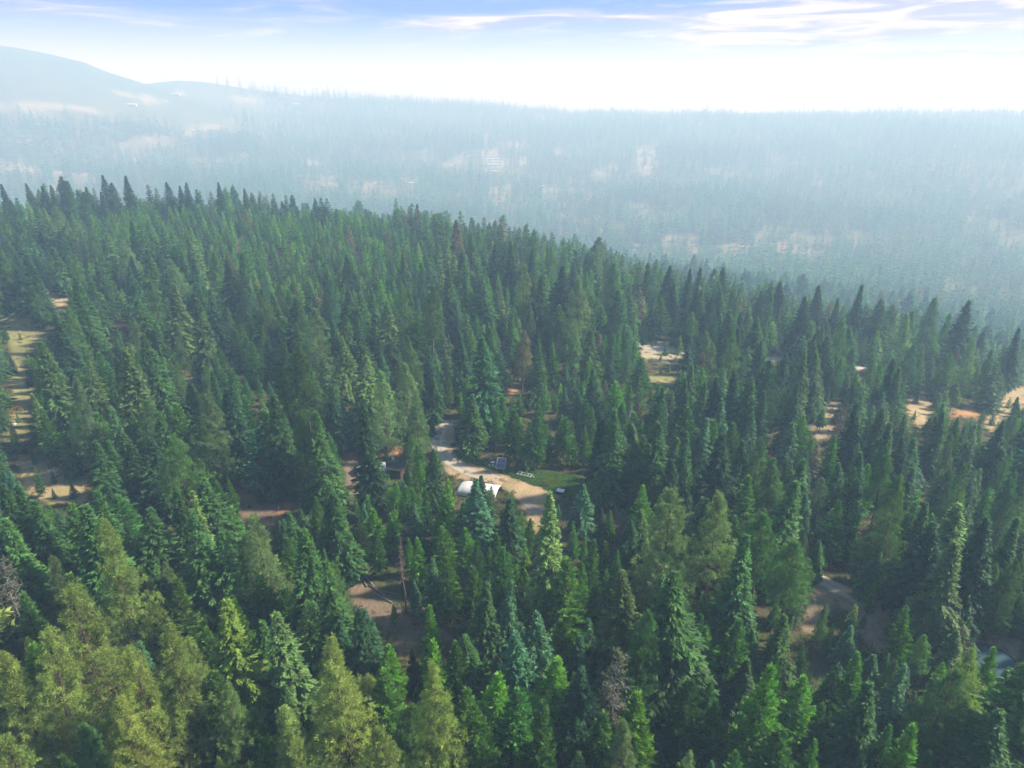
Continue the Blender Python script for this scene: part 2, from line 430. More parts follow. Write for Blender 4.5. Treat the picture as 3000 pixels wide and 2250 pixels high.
# ------------------------------------------------------------------ ground sheet
azs = np.radians(np.concatenate([np.arange(-180, -56, 4.0), np.arange(-56, 56.01, 0.3), np.arange(60, 180, 4.0)]))
rs = np.concatenate([[0.0], np.geomspace(12, 3650, 450)])
na, nr = len(azs), len(rs)
AA, RR = np.meshgrid(azs, rs)                                     # (nr,na)
GX = (np.sin(AA) * RR).ravel(); GY = (np.cos(AA) * RR).ravel(); GZ = terrain(GX, GY)
GV = np.stack([GX, GY, GZ], 1)
ii = np.arange(nr - 1)[:, None] * na + np.arange(na)[None, :]
jj = np.arange(nr - 1)[:, None] * na + (np.arange(na)[None, :] + 1) % na
quads = np.stack([ii, jj, jj + na, ii + na], -1).reshape(-1, 4)[:, ::-1]
uvp, zc = proj(GV); rad = np.hypot(GX, GY)
floor_a = np.array((.115, .085, .055)); floor_b = np.array((.085, .105, .04))
nz = vnoise(GX, GY, 23)[:, None] * .6 + vnoise(GX, GY, 7)[:, None] * .4
soil = floor_a * (1 - nz) + floor_b * nz
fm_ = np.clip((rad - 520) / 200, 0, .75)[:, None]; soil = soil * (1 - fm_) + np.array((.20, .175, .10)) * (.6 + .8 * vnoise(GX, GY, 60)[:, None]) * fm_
azd = np.degrees(np.arctan2(GX, GY)); farw = (np.clip((rad - 2350) / 400, 0, 1) * np.clip((-8 - azd) / 14 + (vnoise(GX, GY, 150) - .5), 0, 1))[:, None]; soil = soil * (1 - farw) + np.array((.09, .14, .11)) * (.8 + .5 * nz) * farw  # treeless far left hills: haze fade put into the soil colour, paled to blend
warp = np.stack([(vnoise(GX, GY, 4.5) - .5), (vnoise(GX + 99, GY, 4.5) - .5)], 1)
def soft_in(poly, rmax, rmin=0, amp=22):
    acc = np.zeros(len(GV))
    for s_ in (0.4, 1.0, -0.7):
        acc += pip(uvp + warp * amp * s_ + np.array([s_ * 3, s_ * 2]), poly)
    return acc / 3 * ((zc > 5) & (rad < rmax) & (rad >= rmin))
for col, rmax, poly in OPEN:
    m_ = soft_in(poly, rmax)[:, None]; v_ = (0.82 + .36 * vnoise(GX, GY, 3)[:, None])
    soil = soil * (1 - m_) + np.array(col) * v_ * m_
for col, poly in FAR_OPEN:
    m_ = soft_in(poly, 9000, 500, 16)[:, None] * .9 * np.clip((vnoise(GX, GY, 34) - .25) * 4, .15, 1)[:, None]
    col = np.minimum(col, (.40, .33, .26))
    soil = soil * (1 - m_) + np.array(col) * m_
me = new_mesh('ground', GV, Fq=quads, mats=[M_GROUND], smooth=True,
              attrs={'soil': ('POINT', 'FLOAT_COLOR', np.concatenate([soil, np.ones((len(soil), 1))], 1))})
go = link('ground', me); go['kind'] = 'structure'

# ------------------------------------------------------------------ tracks
def ribbon(name, px, width, lift=.06, matr=None, rmax=600):
    pts = np.array([ground(u, v, rmax)[0][:2] for u, v in px])
    # resample with Catmull-Rom
    out = []
    P = np.vstack([2 * pts[0] - pts[1], pts, 2 * pts[-1] - pts[-2]])
    for i in range(1, len(P) - 2):
        n = max(2, int(np.hypot(*(P[i + 1] - P[i])) / 1.0))
        for t in np.linspace(0, 1, n, endpoint=False):
            out.append(.5 * ((2 * P[i]) + (-P[i - 1] + P[i + 1]) * t + (2 * P[i - 1] - 5 * P[i] + 4 * P[i + 1] - P[i + 2]) * t * t + (-P[i - 1] + 3 * P[i] - 3 * P[i + 1] + P[i + 2]) * t ** 3))
    Q = np.array(out); T = np.gradient(Q, axis=0); T /= np.linalg.norm(T, axis=1)[:, None] + 1e-9
    Nn = np.stack([-T[:, 1], T[:, 0]], 1); m_ = 9
    wv = width * (1 + .25 * (vnoise(Q[:, 0], Q[:, 1], 5) - .5))
    ac = np.linspace(-1, 1, m_)
    V = Q[:, None, :] + Nn[:, None, :] * (ac[None, :, None] * wv[:, None, None] / 2)
    V = V.reshape(-1, 2); z = terrain(V[:, 0], V[:, 1]) + lift
    n = len(Q); a = np.arange(n - 1)[:, None] * m_ + np.arange(m_ - 1)[None, :]
    f = np.stack([a, a + 1, a + m_ + 1, a + m_], -1).reshape(-1, 4)
    me = new_mesh(name, np.column_stack([V, z]), Fq=f, mats=[matr or M_TRACK], smooth=True,
                  attrs={'across': ('POINT', 'FLOAT', np.tile(ac, n)), 'wear': ('POINT', 'FLOAT', np.repeat(np.clip((n - np.arange(n)) / 14, 0, 1), m_))})
    o = link(name, me); o['kind'] = 'structure'
    return Q
ribbon('dirt_track', [(1345,1236),(1310,1243),(1288,1262),(1283,1290),(1293,1320),(1325,1355),(1380,1385),(1440,1402),(1490,1418)], 3.6)
ribbon('forest_track', [(2300,1672),(2380,1692),(2440,1716),(2520,1757),(2600,1795),(2680,1825),(2760,1850)], 3.4)
ribbon('gravel_road', [(1700,985),(1800,1000),(1900,1020),(2060,1036),(2290,1055),(2520,1080),(2700,1100),(2860,1125),(2960,1150),(3060,1172)], 4.6, .1,
       simple('pale gravel', (.36, .33, .28), .95, var=.25, scale=1.5), 700)

# ------------------------------------------------------------------ conifer meshes
def unit(v): return v / (np.linalg.norm(v, axis=-1, keepdims=True) + 1e-9)
def tube_arr(path, rad, n=7):
    """path (m,3), rad (m) -> verts, quads"""
    path = np.asarray(path); m_ = len(path); an = np.arange(n) / n * 2 * np.pi
    T = unit(np.gradient(path, axis=0)); ref = np.where(np.abs(T[:, 2:3]) > .9, [[1., 0, 0]], [[0, 0, 1.]])
    U = unit(np.cross(T, ref)); W = np.cross(T, U)
    V = path[:, None] + (U[:, None] * np.cos(an)[None, :, None] + W[:, None] * np.sin(an)[None, :, None]) * np.asarray(rad)[:, None, None]
    a = np.arange(m_ - 1)[:, None] * n + np.arange(n)[None]; b = np.arange(m_ - 1)[:, None] * n + (np.arange(n)[None] + 1) % n
    return V.reshape(-1, 3), np.stack([a, b, b + n, a + n], -1).reshape(-1, 4)
def sticks(A, B, r0, r1=None):
    """thin three-sided limbs from A to B"""
    r1 = r0 * .25 if r1 is None else r1
    D = unit(B - A); ref = np.where(np.abs(D[:, 2:3]) > .9, [[1., 0, 0]], [[0, 0, 1.]])
    U = unit(np.cross(D, ref)); W = np.cross(D, U); V = []
    for c_, r_ in ((A, r0), (B, r1)):
        for k in range(3):
            an = k * 2.0944; V.append(c_ + (U * math.cos(an) + W * math.sin(an)) * np.reshape(r_, (-1, 1)))
    n = len(A); V = np.stack(V, 1).reshape(-1, 3); o = np.arange(n)[:, None] * 6
    q = np.concatenate([o + np.array([[k, (k + 1) % 3, 3 + (k + 1) % 3, 3 + k]]) for k in range(3)], 0)
    return V, q
class Acc:
    def __init__(s): s.V = []; s.Q = []; s.n = 0; s.tone = []
    def add(s, V, Q, tone=None):
        s.V.append(V); s.Q.append(Q + s.n); s.n += len(V)
        s.tone.append(np.full(len(Q), .8) if tone is None else tone)
    def arrays(s): return np.concatenate(s.V), np.concatenate(s.Q), np.concatenate(s.tone)

def conifer(kind, seed, h, nb, nt_, size, wood=True, opts=None):
    """returns (crown Acc, wood Acc); kind: fir, pine, young"""
    g = np.random.default_rng(seed); o = dict(opts or {})
    Rm = o.get('R', {'fir': .17, 'pine': .17, 'young': .13}[kind]) * h
    t0 = o.get('t0', {'fir': .07, 'pine': .28, 'young': .12}[kind]); gap = o.get('gap', 0.0)
    # trunk with a slight bend
    tz = np.linspace(0, 1, 9); bx, by = g.normal(0, .006, 2) * h; ph = g.uniform(0, 6)
    px = bx * np.sin(tz * 3 + ph) - bx * math.sin(ph); py = by * np.sin(tz * 2.5 + ph) - by * math.sin(ph)
    rb = {'fir': .012, 'pine': .014, 'young': .009}[kind] * h
    W = Acc(); path = np.stack([px, py, tz * h * .985], 1)
    W.add(*tube_arr(path, rb * (1 - tz * .96) + .01, 7))
    tt = t0 + (1 - t0 - .015) * (np.arange(nb) + g.random(nb) * .8) / nb
    if kind == 'fir': tt = t0 + (1 - t0 - .01) * ((tt - t0) / (1 - t0)) ** .92
    if kind == 'fir':      # whorls: eight limbs to a ring
        ring = np.arange(nb) // 8; nr_ = nb / 8
        tt = t0 + (1 - t0 - .01) * ((ring + .5 + g.normal(0, .13, nb)) / nr_) ** .92; tt = np.clip(tt, t0, .99)
    an = np.arange(nb) * 2.39996 + g.normal(0, .35, nb)
    # uneven outline: lobes around and along
    lob = 1 + .20 * np.sin(an * 2 + ph + tt * 9) * (1 if kind != 'young' else .5) + g.normal(0, .10, nb)
    s = (tt - t0) / (1 - t0)
    if kind == 'fir':
        prof = (1 - s) ** 1.02 * np.clip(.5 + s * 3.6, 0, 1) + .012; e0 = -.30 + .85 * s; curl = .28
    elif kind == 'pine':
        prof = np.clip((1 - s) ** .85, 0, 1) * np.clip(.55 + s * 2.6, 0, 1) + .03; e0 = -.05 + .75 * s; curl = .15
        lob = lob + .12 * np.sin(tt * 31 + an)
    else:
        prof = (1 - s) ** .95 * np.clip(.5 + s * 3, 0, 1) + .02; e0 = .1 + .9 * s; curl = .15
    keep = g.random(nb) > gap
    Lb = Rm * prof * np.clip(lob, .45, 1.5) * np.where(keep, 1, .35)
    bx0 = np.interp(tt, tz, px); by0 = np.interp(tt, tz, py)
    B0 = np.stack([bx0, by0, tt * h], 1); dh = np.stack([np.cos(an), np.sin(an), np.zeros(nb)], 1)
    def along(i, q):
        p = B0[i] + dh[i] * (Lb[i] * q)[:, None]
        p[:, 2] += Lb[i] * (e0[i] * q - (curl + .25) * q ** 2 + curl * q ** 3 + .0)
        return p
    C = Acc(); i_all = np.arange(nb)
    if wood:
        e = along(i_all, np.full(nb, .55)); f = along(i_all, np.full(nb, .95))
        V, Q = sticks(B0, e, .006 * Lb + .02, .004 * Lb + .01); W.add(V, Q)
        V, Q = sticks(e, f, .004 * Lb + .01, .008); W.add(V, Q)
        # dead stubs under the crown
        nd = 14 if kind != 'fir' else 8; zz = g.uniform(.06, t0 + .12, nd) * h; aa = g.uniform(0, 6.28, nd); ll = Rm * g.uniform(.15, .5, nd)
        A = np.stack([np.interp(zz / h, tz, px), np.interp(zz / h, tz, py), zz], 1); B = A + np.stack([np.cos(aa) * ll, np.sin(aa) * ll, -.15 * ll], 1)
        V, Q = sticks(A, B, np.full(nd, .03), .01); W.add(V, Q)
    tone_b = np.clip(g.normal(.9, .22, nb), .45, 1.45)
    if kind in ('fir', 'young'):
        nn = np.maximum(3, (nt_ * np.clip(Lb / Rm + .15, .2, 1)).astype(int))
        i = np.repeat(i_all, nn); m_ = len(i)
        q = g.random(m_) ** .75 * .92 + .08
        P = along(i, q); side = np.where(g.random(m_) < .5, -1, 1)
        yaw = side * g.uniform(.35, 1.15, m_) * (1 - .35 * q)
        a2 = an[i] + yaw; up = {'fir': -.12, 'young': .55}[kind]
        D = np.stack([np.cos(a2), np.sin(a2), up + g.normal(0, .22, m_) + e0[i] * .3 - .25 * (kind == 'fir') * (1 - s[i])], 1); D = unit(D)
        ln = size * g.uniform(.7, 1.35, m_) * (.65 + .5 * np.clip(Lb[i] / Rm, 0, 1)); wd = ln * g.uniform(.30, .48, m_)
        roll = g.normal(0, .55, m_) if kind == 'fir' else g.normal(0, .9, m_)
        S = unit(np.cross(D, [[0, 0, 1.]])); U = np.cross(S, D); S2 = S * np.cos(roll)[:, None] + U * np.sin(roll)[:, None]
        U2 = np.cross(S2, D)
        P0 = P - D * (ln * .15)[:, None] + g.normal(0, size * .12, (m_, 3))
        mid = P0 + D * (ln * .5)[:, None]
        V = np.stack([P0, mid + S2 * wd[:, None] / 2 - U2 * wd[:, None] * .18, P0 + D * ln[:, None] - U2 * (ln * .05)[:, None], mid - S2 * wd[:, None] / 2 - U2 * wd[:, None] * .18], 1).reshape(-1, 3)
        Q = np.arange(m_ * 4).reshape(-1, 4); C.add(V, Q, tone_b[i] * g.uniform(.85, 1.15, m_))
        # leader
        nl = 10; zl = h * g.uniform(.93, 1.0, nl); al = g.uniform(0, 6.28, nl)
        P0 = np.stack([np.full(nl, px[-1]), np.full(nl, py[-1]), zl], 1)
        D = unit(np.stack([np.cos(al) * .5, np.sin(al) * .5, np.full(nl, .8)], 1)); ln = size * .8; S = unit(np.cross(D, [[0, 0, 1.]]))
        V = np.stack([P0, P0 + D * ln * .5 + S * ln * .15, P0 + D * ln, P0 + D * ln * .5 - S * ln * .15], 1).reshape(-1, 3)
        C.add(V, np.arange(nl * 4).reshape(-1, 4), np.full(nl, 1.0))
    else:
        # tufts: bursts of long needles at the branch ends
        nn = np.maximum(2, (nt_ * np.clip(Lb / Rm + .1, .25, 1)).astype(int)); i = np.repeat(i_all, nn); m_ = len(i)
        q = g.random(m_) ** .6 * .72 + .30
        P = along(i, q); sidev = np.stack([-np.sin(an[i]), np.cos(an[i]), np.zeros(m_)], 1)
        P = P + sidev * (g.normal(0, .17, m_) * Lb[i] * (.5 + q))[:, None] + np.array([[0, 0, 1.]]) * (g.normal(.06, .09, m_) * Rm)[:, None]
        top = np.stack([np.full(3, px[-1]), np.full(3, py[-1]), h * np.array([.95, .975, 1.0])], 1)
        P = np.concatenate([P, top]); tb = np.concatenate([tone_b[i] * g.uniform(.85, 1.15, m_), [1, 1, 1.]]); ti = len(P)
        axis = unit(np.concatenate([dh[i], np.zeros((3, 3))]) * .6 + np.array([[0, 0, .75]]) + g.normal(0, .3, (ti, 3)))
        nbld = o.get('blades', 13); k_ = np.repeat(np.arange(ti), nbld); nB = len(k_)
        D = unit(axis[k_] * .55 + unit(g.normal(0, 1, (nB, 3))))
        ln = size * g.uniform(.75, 1.15, nB); wd = ln * o.get('bw', .26)
        S = unit(np.cross(D, unit(g.normal(0, 1, (nB, 3)))))
        P0 = P[k_]; mid = P0 + D * (ln * .6)[:, None]
        V = np.stack([P0, mid + S * wd[:, None] / 2, P0 + D * ln[:, None], mid - S * wd[:, None] / 2], 1).reshape(-1, 3)
        C.add(V, np.arange(nB * 4).reshape(-1, 4), tb[k_] * g.uniform(.92, 1.08, nB))
    return C, W

def proto(kind, seed, h, nb, nt_, size, matb, opts=None):
    C, W = conifer(kind, seed, h, nb, nt_, size, True, opts)
    V, Q, t = C.arrays(); mc = new_mesh(kind + ' crown', V, Fq=Q, mats=[M_NEED], attrs={'tone': ('FACE', 'FLOAT', t)})
    V, Q, t = W.arrays(); mw = new_mesh(kind + ' trunk', V, Fq=Q, mats=[matb], smooth=True)
    return (mc, mw, h)
def proto_joined(name, kind, seed, h, nb, nt_, size, matb, wood=True, opts=None):
    C, W = conifer(kind, seed, h, nb, nt_, size, wood, opts)
    V1, Q1, t1 = C.arrays(); V2, Q2, t2 = W.arrays()
    me = new_mesh(name, np.concatenate([V1, V2]), Fq=np.concatenate([Q1, Q2 + len(V1)]), mats=[M_NEEDF, matb],
                  midx=np.concatenate([np.zeros(len(Q1)), np.ones(len(Q2))]), attrs={'tone': ('FACE', 'FLOAT', np.concatenate([t1, t2]))})
    return bpy.data.objects.new(name, me)

PROT = {'F': [], 'P': [], 'L': [], 'B': []}
for s_ in range(9): PROT['F'].append(proto('fir', 100 + s_, 20, 340, 58, .62, M_BARK, dict(R=.165 + .03 * (s_ % 3), t0=.06 + .03 * (s_ % 2), gap=.05 * (s_ % 3))))
for s_ in range(6): PROT['P'].append(proto('pine', 200 + s_, 20, 150, 13, .44, M_BARKR, dict(blades=28, bw=.11, R=.165 + .025 * (s_ % 3), t0=[.15, .3, .1, .38, .2, .45][s_], gap=.08 * (s_ % 3))))
for s_ in range(7): PROT['L'].append(proto('young', 300 + s_, 12, 230, 40, .42, M_BARK, dict(R=.15 + .03 * (s_ % 3), t0=.08 + .05 * (s_ % 3), gap=.05)))
for s_ in range(4): PROT['B'].append(proto('fir', 400 + s_, 14, 240, 48, .48, M_BARK, dict(R=.19 + .03 * (s_ % 2), t0=.05)))

pc = bpy.data.collections.new('forest sources')     # not linked: only read by the forest
MIDP = []; 
for s_ in range(4): MIDP.append(proto_joined(f'a_fir_{s_}', 'fir', 500 + s_, 20, 130, 15, 1.35, M_BARK, True, dict(R=.175 + .03 * (s_ % 2))))
for s_ in range(3): MIDP.append(proto_joined(f'b_pine_{s_}', 'pine', 520 + s_, 20, 80, 9, .95, M_BARKR, True, dict(blades=8, bw=.34)))
for s_ in range(3): MIDP.append(proto_joined(f'c_young_{s_}', 'young', 540 + s_, 12, 90, 12, .9, M_BARK, True, {}))
for s_ in range(4): MIDP.append(proto_joined(f'd_far_{s_}', 'fir', 560 + s_, 20, 44, 6, 2.3, M_BARK, False, dict(R=.12 + .014 * s_, t0=.08)))
for ob in MIDP: pc.objects.link(ob)

# ------------------------------------------------------------------ trees read off the photograph: crop origin, then (x, y, height, kind) of each top
Z_ = 2.212
CROPS = {
 (0,1500): "705 80 26 P y;430 505 24 P y;215 810 23 P y;45 880 22 P y;10 1450 20 P y;745 1235 20 P y;865 850 22 P y;1060 750 22 P y;1480 1130 15 P y;1700 20 24 P p;1880 1215 17 P y;2120 850 20 P y;1930 1450 14 P y;1420 540 22 F y;1960 90 22 F m;1830 620 20 F p;1290 115 20 F m;1430 110 20 F m;1690 670 14 F m;2150 290 20 F m;1800 1100 12 F m;2190 690 12 F b;60 20 22 F m;440 400 16 L o;1120 440 17 L o;1550 550 17 L y;130 500 15 L o;1660 1260 11 L y;1690 1480 11 L y;1670 420 14 L o;1850 180 12 L m;150 250 13 L y;1960 590 14 L p",
 (0,1050): "30 790 20 F m;110 820 22 F m;240 910 20 F m;550 930 24 F m;660 850 22 F m;960 970 20 F m;1150 830 18 F o;1230 880 20 F p;1290 970 22 F m;1320 740 19 F m;1310 890 14 B b;330 560 12 P m;780 430 16 F m;850 550 20 F m;620 530 20 F m;700 520 19 F m;1130 520 20 P o;1010 330 19 F m;1150 280 16 L y;480 110 26 P p;270 320 14 L m;640 350 14 L m;1280 240 22 P p;1340 380 18 P m;1430 200 22 F m;1480 180 20 F b;1770 220 23 F m;1640 460 18 L b;1930 370 22 P m;2050 350 24 F m;2130 780 22 F m;2160 890 20 F m;2170 150 20 F d;1890 980 15 F m;1430 600 18 F m;350 900 10 L m;540 700 11 P d",
 (0,700): "170 90 26 F d;500 240 24 F m;280 650 26 F p;390 470 24 F d;740 430 22 F m;800 700 26 F p;830 160 22 F b;900 340 22 F m;1100 290 24 F p;1270 370 26 F p;1530 90 25 F m;1000 700 22 F m;650 730 16 L m;1630 660 14 L m;1700 330 22 P m;1720 640 14 L b;1840 660 14 L m;1950 690 27 P m;10 710 20 F m;15 490 18 F m;0 320 18 F d;1320 60 16 F b;2050 460 22 P p;2180 930 20 F d;520 330 24 F m;590 230 22 F m;940 60 22 F m;1500 830 9 L m;1580 900 9 L m;210 300 14 F m;1300 690 14 L m",
 (900,1150): "60 120 20 F m;370 60 24 F d!;500 -10 22 P m;700 10 26 P p;800 360 14 F m;120 520 20 F m;140 650 22 L o;570 500 13 L y;350 720 9 B b;690 720 11 B b;760 620 10 L m;430 740 10 L y;320 790 10 L o;640 600 10 L m;700 620 11 L m;880 660 13 L m;990 700 10 L m;1100 560 16 B b!;1130 520 14 F d!;1200 570 13 L o;1290 680 14 F d!;1390 700 13 F d;1030 880 10 L y;980 860 11 L m;900 870 12 L y;720 930 11 L y;840 900 11 L m;440 880 13 L m;1100 940 10 L m;1130 870 7 B b;1250 910 10 L o;1270 1000 12 L m;1300 960 8 B b;820 1060 12 B b;910 1050 13 L y;960 1090 12 L m;1110 1120 14 L o;1580 620 24 F p!;1730 570 16 F d;1790 580 11 B b;1910 120 22 F d;1980 100 22 F m;2150 340 20 P m;1680 1060 18 L o;1070 10 20 F m;1060 60 18 F b;1240 80 15 L m;1490 150 13 L m;1340 110 13 L m;1440 180 16 F m;2060 1190 20 F p;1850 1240 12 L o;790 1390 16 L y;1110 1230 18 F m;1290 1350 14 B b;1500 1460 12 B b;1390 1510 11 B b;345 1400 15 F d;170 1460 12 L y;400 1370 14 F b;1970 770 8 L y;1910 740 9 F d;1860 700 10 L m;1540 1260 13 L o;960 560 8 L m;1050 560 8 L m",
 (1000,1500): "640 1080 22 P y;280 1370 18 P y;600 830 16 L y;720 840 15 L o;830 820 16 F m;980 1000 14 L y;1340 960 15 L y;1170 750 16 B b;1280 690 17 B b;1420 710 12 L y;1480 740 11 L o;1570 1010 15 F d;1950 620 20 P o;1900 1200 17 L y;1830 1400 15 P p;1560 1560 10 P p;1270 1220 17 L o;950 1220 16 L o;810 1150 14 L o;1120 1120 15 L m;1550 1330 9 B m;1660 1290 12 L m;430 1250 13 P m;130 1040 14 P y;260 1010 16 L o;340 1050 14 P m;480 1140 8 L o;470 880 8 F d;10 960 20 P y;2180 400 24 F m;2200 1080 15 L m;560 610 17 L y",
 (2000,1500): "390 140 22 F m;800 160 21 P p;735 200 20 P m;540 940 18 L y;330 670 14 L m;190 735 13 L y;930 590 9 P m;970 730 6 P m;1090 720 8 B b;780 1030 12 L y;1150 920 12 L y;980 1040 9 L y;1200 1130 16 F m;1280 180 15 F m;890 180 14 F m;1760 180 22 F p;2010 330 20 P m;2130 290 20 P m;1470 590 13 L y;1920 910 17 P y;2040 880 13 L y;1720 1000 17 P m;1490 1330 15 L y;2040 1260 16 F m;1170 1570 9 B b;60 1540 12 P p;200 1600 8 B b;650 1370 14 L m;900 1220 12 L o;1640 80 20 F d;1950 10 22 F d;2150 20 20 F m;1310 1330 13 L m;1090 1060 9 L y",
 (1700,1150): "130 120 22 F d;230 100 20 F m;380 340 18 P o;500 190 20 F m;590 410 16 F d;690 240 18 F m;690 90 15 L m;790 150 15 B b;860 160 14 L m;590 610 26 P p;880 690 24 P p;1100 550 16 L o;1280 430 17 P m;1350 570 20 F m;1200 800 19 P o;1050 310 17 F d;1160 290 17 P o;1380 180 14 B b;1120 120 15 B b;900 60 17 B b;1420 420 16 F m;1800 60 19 F d;2030 190 18 F m;1990 420 17 P o;1800 480 14 L m;2060 560 22 P m;2140 480 16 B b;1640 270 15 L m;1560 290 12 L m;1470 650 13 F b;640 1170 22 F m;160 730 8 F d;1560 900 12 L m;1700 700 13 L m;1780 700 13 L m",
 (2000,750): "60 370 22 P m;330 480 22 P m;480 400 20 F m;500 540 22 F d;490 680 16 F m;720 800 22 F d;850 810 22 F d;790 600 22 F p;890 610 22 F p;950 510 20 F d;1040 410 24 P m;1180 530 16 P m;1470 380 24 P p;1290 280 22 P m;1000 270 22 F d;800 260 24 F d;510 220 20 F d;1850 280 25 F d;1730 380 22 P m;1880 540 22 P p;1740 630 18 P m;1980 680 18 P m;2190 450 24 F d;1390 930 13 F m;1440 1020 10 L m;230 780 18 F d;30 790 18 F m;350 750 20 F d;400 770 20 F m;1100 600 18 P d;1150 180 22 F d;640 160 20 F d;50 80 25 F d;900 190 22 F d;1680 1010 17 F m;2080 1060 18 F d;1850 1360 16 P m;1770 1160 15 P p;1400 1440 17 P m;1640 280 20 P m",
 (1000,700): "60 90 18 F d;400 90 20 F m;790 60 24 F m;990 30 22 F d;1110 10 24 F d;1230 60 22 F d;1510 140 18 F d;1180 170 26 P p;1420 170 24 F d;1290 230 24 F m;1540 250 27 P p;920 290 20 F m;940 620 26 F b;760 610 20 F b;1230 430 16 P p;1350 420 18 P m;1780 370 22 P d;1870 600 16 P d;2090 590 15 P m;1690 430 13 L m;280 400 20 F p;410 280 22 P m;740 380 14 B b;810 270 16 L m;1270 660 19 F m;1380 660 15 L m;1690 650 14 L y;1750 690 15 F m;1650 830 17 F m;100 500 20 F m;20 620 18 F p;570 680 18 F b;420 810 20 P p;260 870 20 P p;590 880 17 F m;130 1050 13 L m;1470 830 10 B b;1850 550 16 F m;2160 280 20 F d;1990 160 22 P m;2110 170 22 F d;480 470 16 L m;130 480 15 L m",
 (0,0): "10 1180 24 F d;170 1130 24 F d;250 1150 22 F d;330 1140 22 F m;380 1130 24 F d;430 1170 24 F m;670 1110 27 F d;720 1160 22 F m;810 1110 26 F d;1080 1120 22 F d;1150 1150 20 F d;1190 1110 22 F d;1400 1080 23 F m;1580 1140 20 F m;1760 1190 18 F d;1840 1190 18 F m;2070 1230 18 F d;2110 1240 18 F d;560 1210 22 F m;640 1240 22 F d;80 1290 24 F m;1010 1220 18 F m",
}
TINT = {
 'F': {'m': (.038, .100, .028), 'd': (.023, .068, .028), 'p': (.078, .138, .044), 'b': (.032, .095, .040), 'y': (.095, .160, .030), 'o': (.042, .102, .024), 'g': (.095, .085, .050)},
 'P': {'m': (.052, .116, .030), 'd': (.024, .075, .036), 'p': (.088, .145, .060), 'b': (.036, .10, .05), 'y': (.130, .178, .046), 'o': (.048, .120, .030), 'g': (.095, .085, .050)},
 'L': {'m': (.044, .122, .020), 'd': (.020, .08, .026), 'p': (.07, .145, .045), 'b': (.030, .10, .045), 'y': (.072, .175, .016), 'o': (.050, .115, .020), 'g': (.095, .085, .050)},
 'B': {'m': (.036, .108, .038), 'd': (.022, .082, .046), 'p': (.065, .135, .075), 'b': (.042, .112, .056), 'y': (.065, .14, .04), 'o': (.055, .105, .036), 'g': (.095, .085, .050)},
}
def tint_of(kind, c, g):
    t_ = np.array(TINT[kind][c]) * 1.85; v = g.normal(1, .17); hsh = g.normal(0, .055)
    return np.clip(t_ * v * np.array([1 + hsh, 1, 1 - hsh]), .012, .42)
# ------------------------------------------------------------------ the rest of the wood
def silhouette(x, y, z, h, wr):
    """photo-pixel samples of each tree's outline (n, m, 2)"""
    out = []
    for t_, wf in ((.02, 0), (.12, -.8), (.12, .8), (.28, -1), (.28, 0), (.28, 1), (.42, -.9), (.42, .9), (.5, 0), (.6, -.6), (.6, .6), (.72, 0), (.8, -.35), (.8, .35), (.97, 0)):
        q, _ = proj(np.stack([x + wf * wr * h, y, z + t_ * h], 1)); out.append(q)
    return np.stack(out, 1)
def blocked(x, y, z, h, wr, polys, thr=.12):
    S = silhouette(x, y, z, h, wr); n, m_, _ = S.shape; hit = np.zeros(n); F = S.reshape(-1, 2)
    for poly in polys:
        q = np.array(poly); lo = q.min(0) - 2; hi = q.max(0) + 2
        c = ((F > lo) & (F < hi)).all(1)
        if not c.any(): continue
        ins = np.zeros(len(F), bool); ins[c] = pip(F[c], poly); hit += ins.reshape(n, m_).sum(1)
    return hit > thr * m_
KEEP = [p_ for _, _, p_ in OPEN] + [
 [(1325,1385),(1395,1385),(1400,1425),(1395,1445),(1325,1410)], [(1450,1415),(1490,1430),(1488,1455),(1455,1450)],
 [(1420,1335),(1490,1335),(1490,1382),(1420,1382)], [(1505,1375),(1565,1375),(1565,1405),(1505,1405)], [(1625,1425),(1660,1425),(1660,1455),(1625,1455)],
 [(685,1395),(718,1395),(718,1435),(685,1435)], [(1046,1335),(1064,1335),(1062,1378),(1050,1378)], [(1140,1330),(1182,1330),(1172,1400),(1142,1400)],
 [(2074,1028),(2090,1028),(2090,1040),(2074,1040)], [(2830,1880),(2950,1880),(2950,1925),(2850,1925)],
 [(1540,1465),(1590,1465),(1590,1510),(1540,1510)], [(2630,1835),(2662,1835),(2662,1865),(2630,1865)], [(1005,1690),(1150,1690),(1150,1780)],
 [(1163,1750),(1185,1750),(1180,1850),(1165,1850)]]
trees = []        # x, y, h, kind, colour key, hero
for (ox, oy), txt in CROPS.items():
    for e_ in txt.split(';'):
        a_ = e_.replace('!', ' !').split(); u = ox + float(a_[0]) / Z_; v = oy + float(a_[1]) / Z_; h0 = float(a_[2]) * (1 if oy or ox else .8)
        for f_ in (1, .88, .76, .65, .55, .45):
            h = h0 * f_
            p, gapv = ground(u, v, 430 if oy else 440, h, 25)
            if gapv > 0: h = h + (gapv if oy or ox else min(gapv, 4))
            if len(a_) > 5 or not blocked(*[np.array([q_]) for q_ in (p[0], p[1], p[2], h)], .17, KEEP, .06)[0]: break
        else:
            if v < 1480: continue
            h = h0 * .9; p, gapv = ground(u, v, 430, h, 25)
        if h > 36 or h < 3.5: continue
        if any((p[0] - q['x']) ** 2 + (p[1] - q['y']) ** 2 < (1.6) ** 2 for q in trees): continue
        trees.append(dict(x=p[0], y=p[1], h=h, k=a_[3], c=a_[4], hero=True))
NH = len(trees)

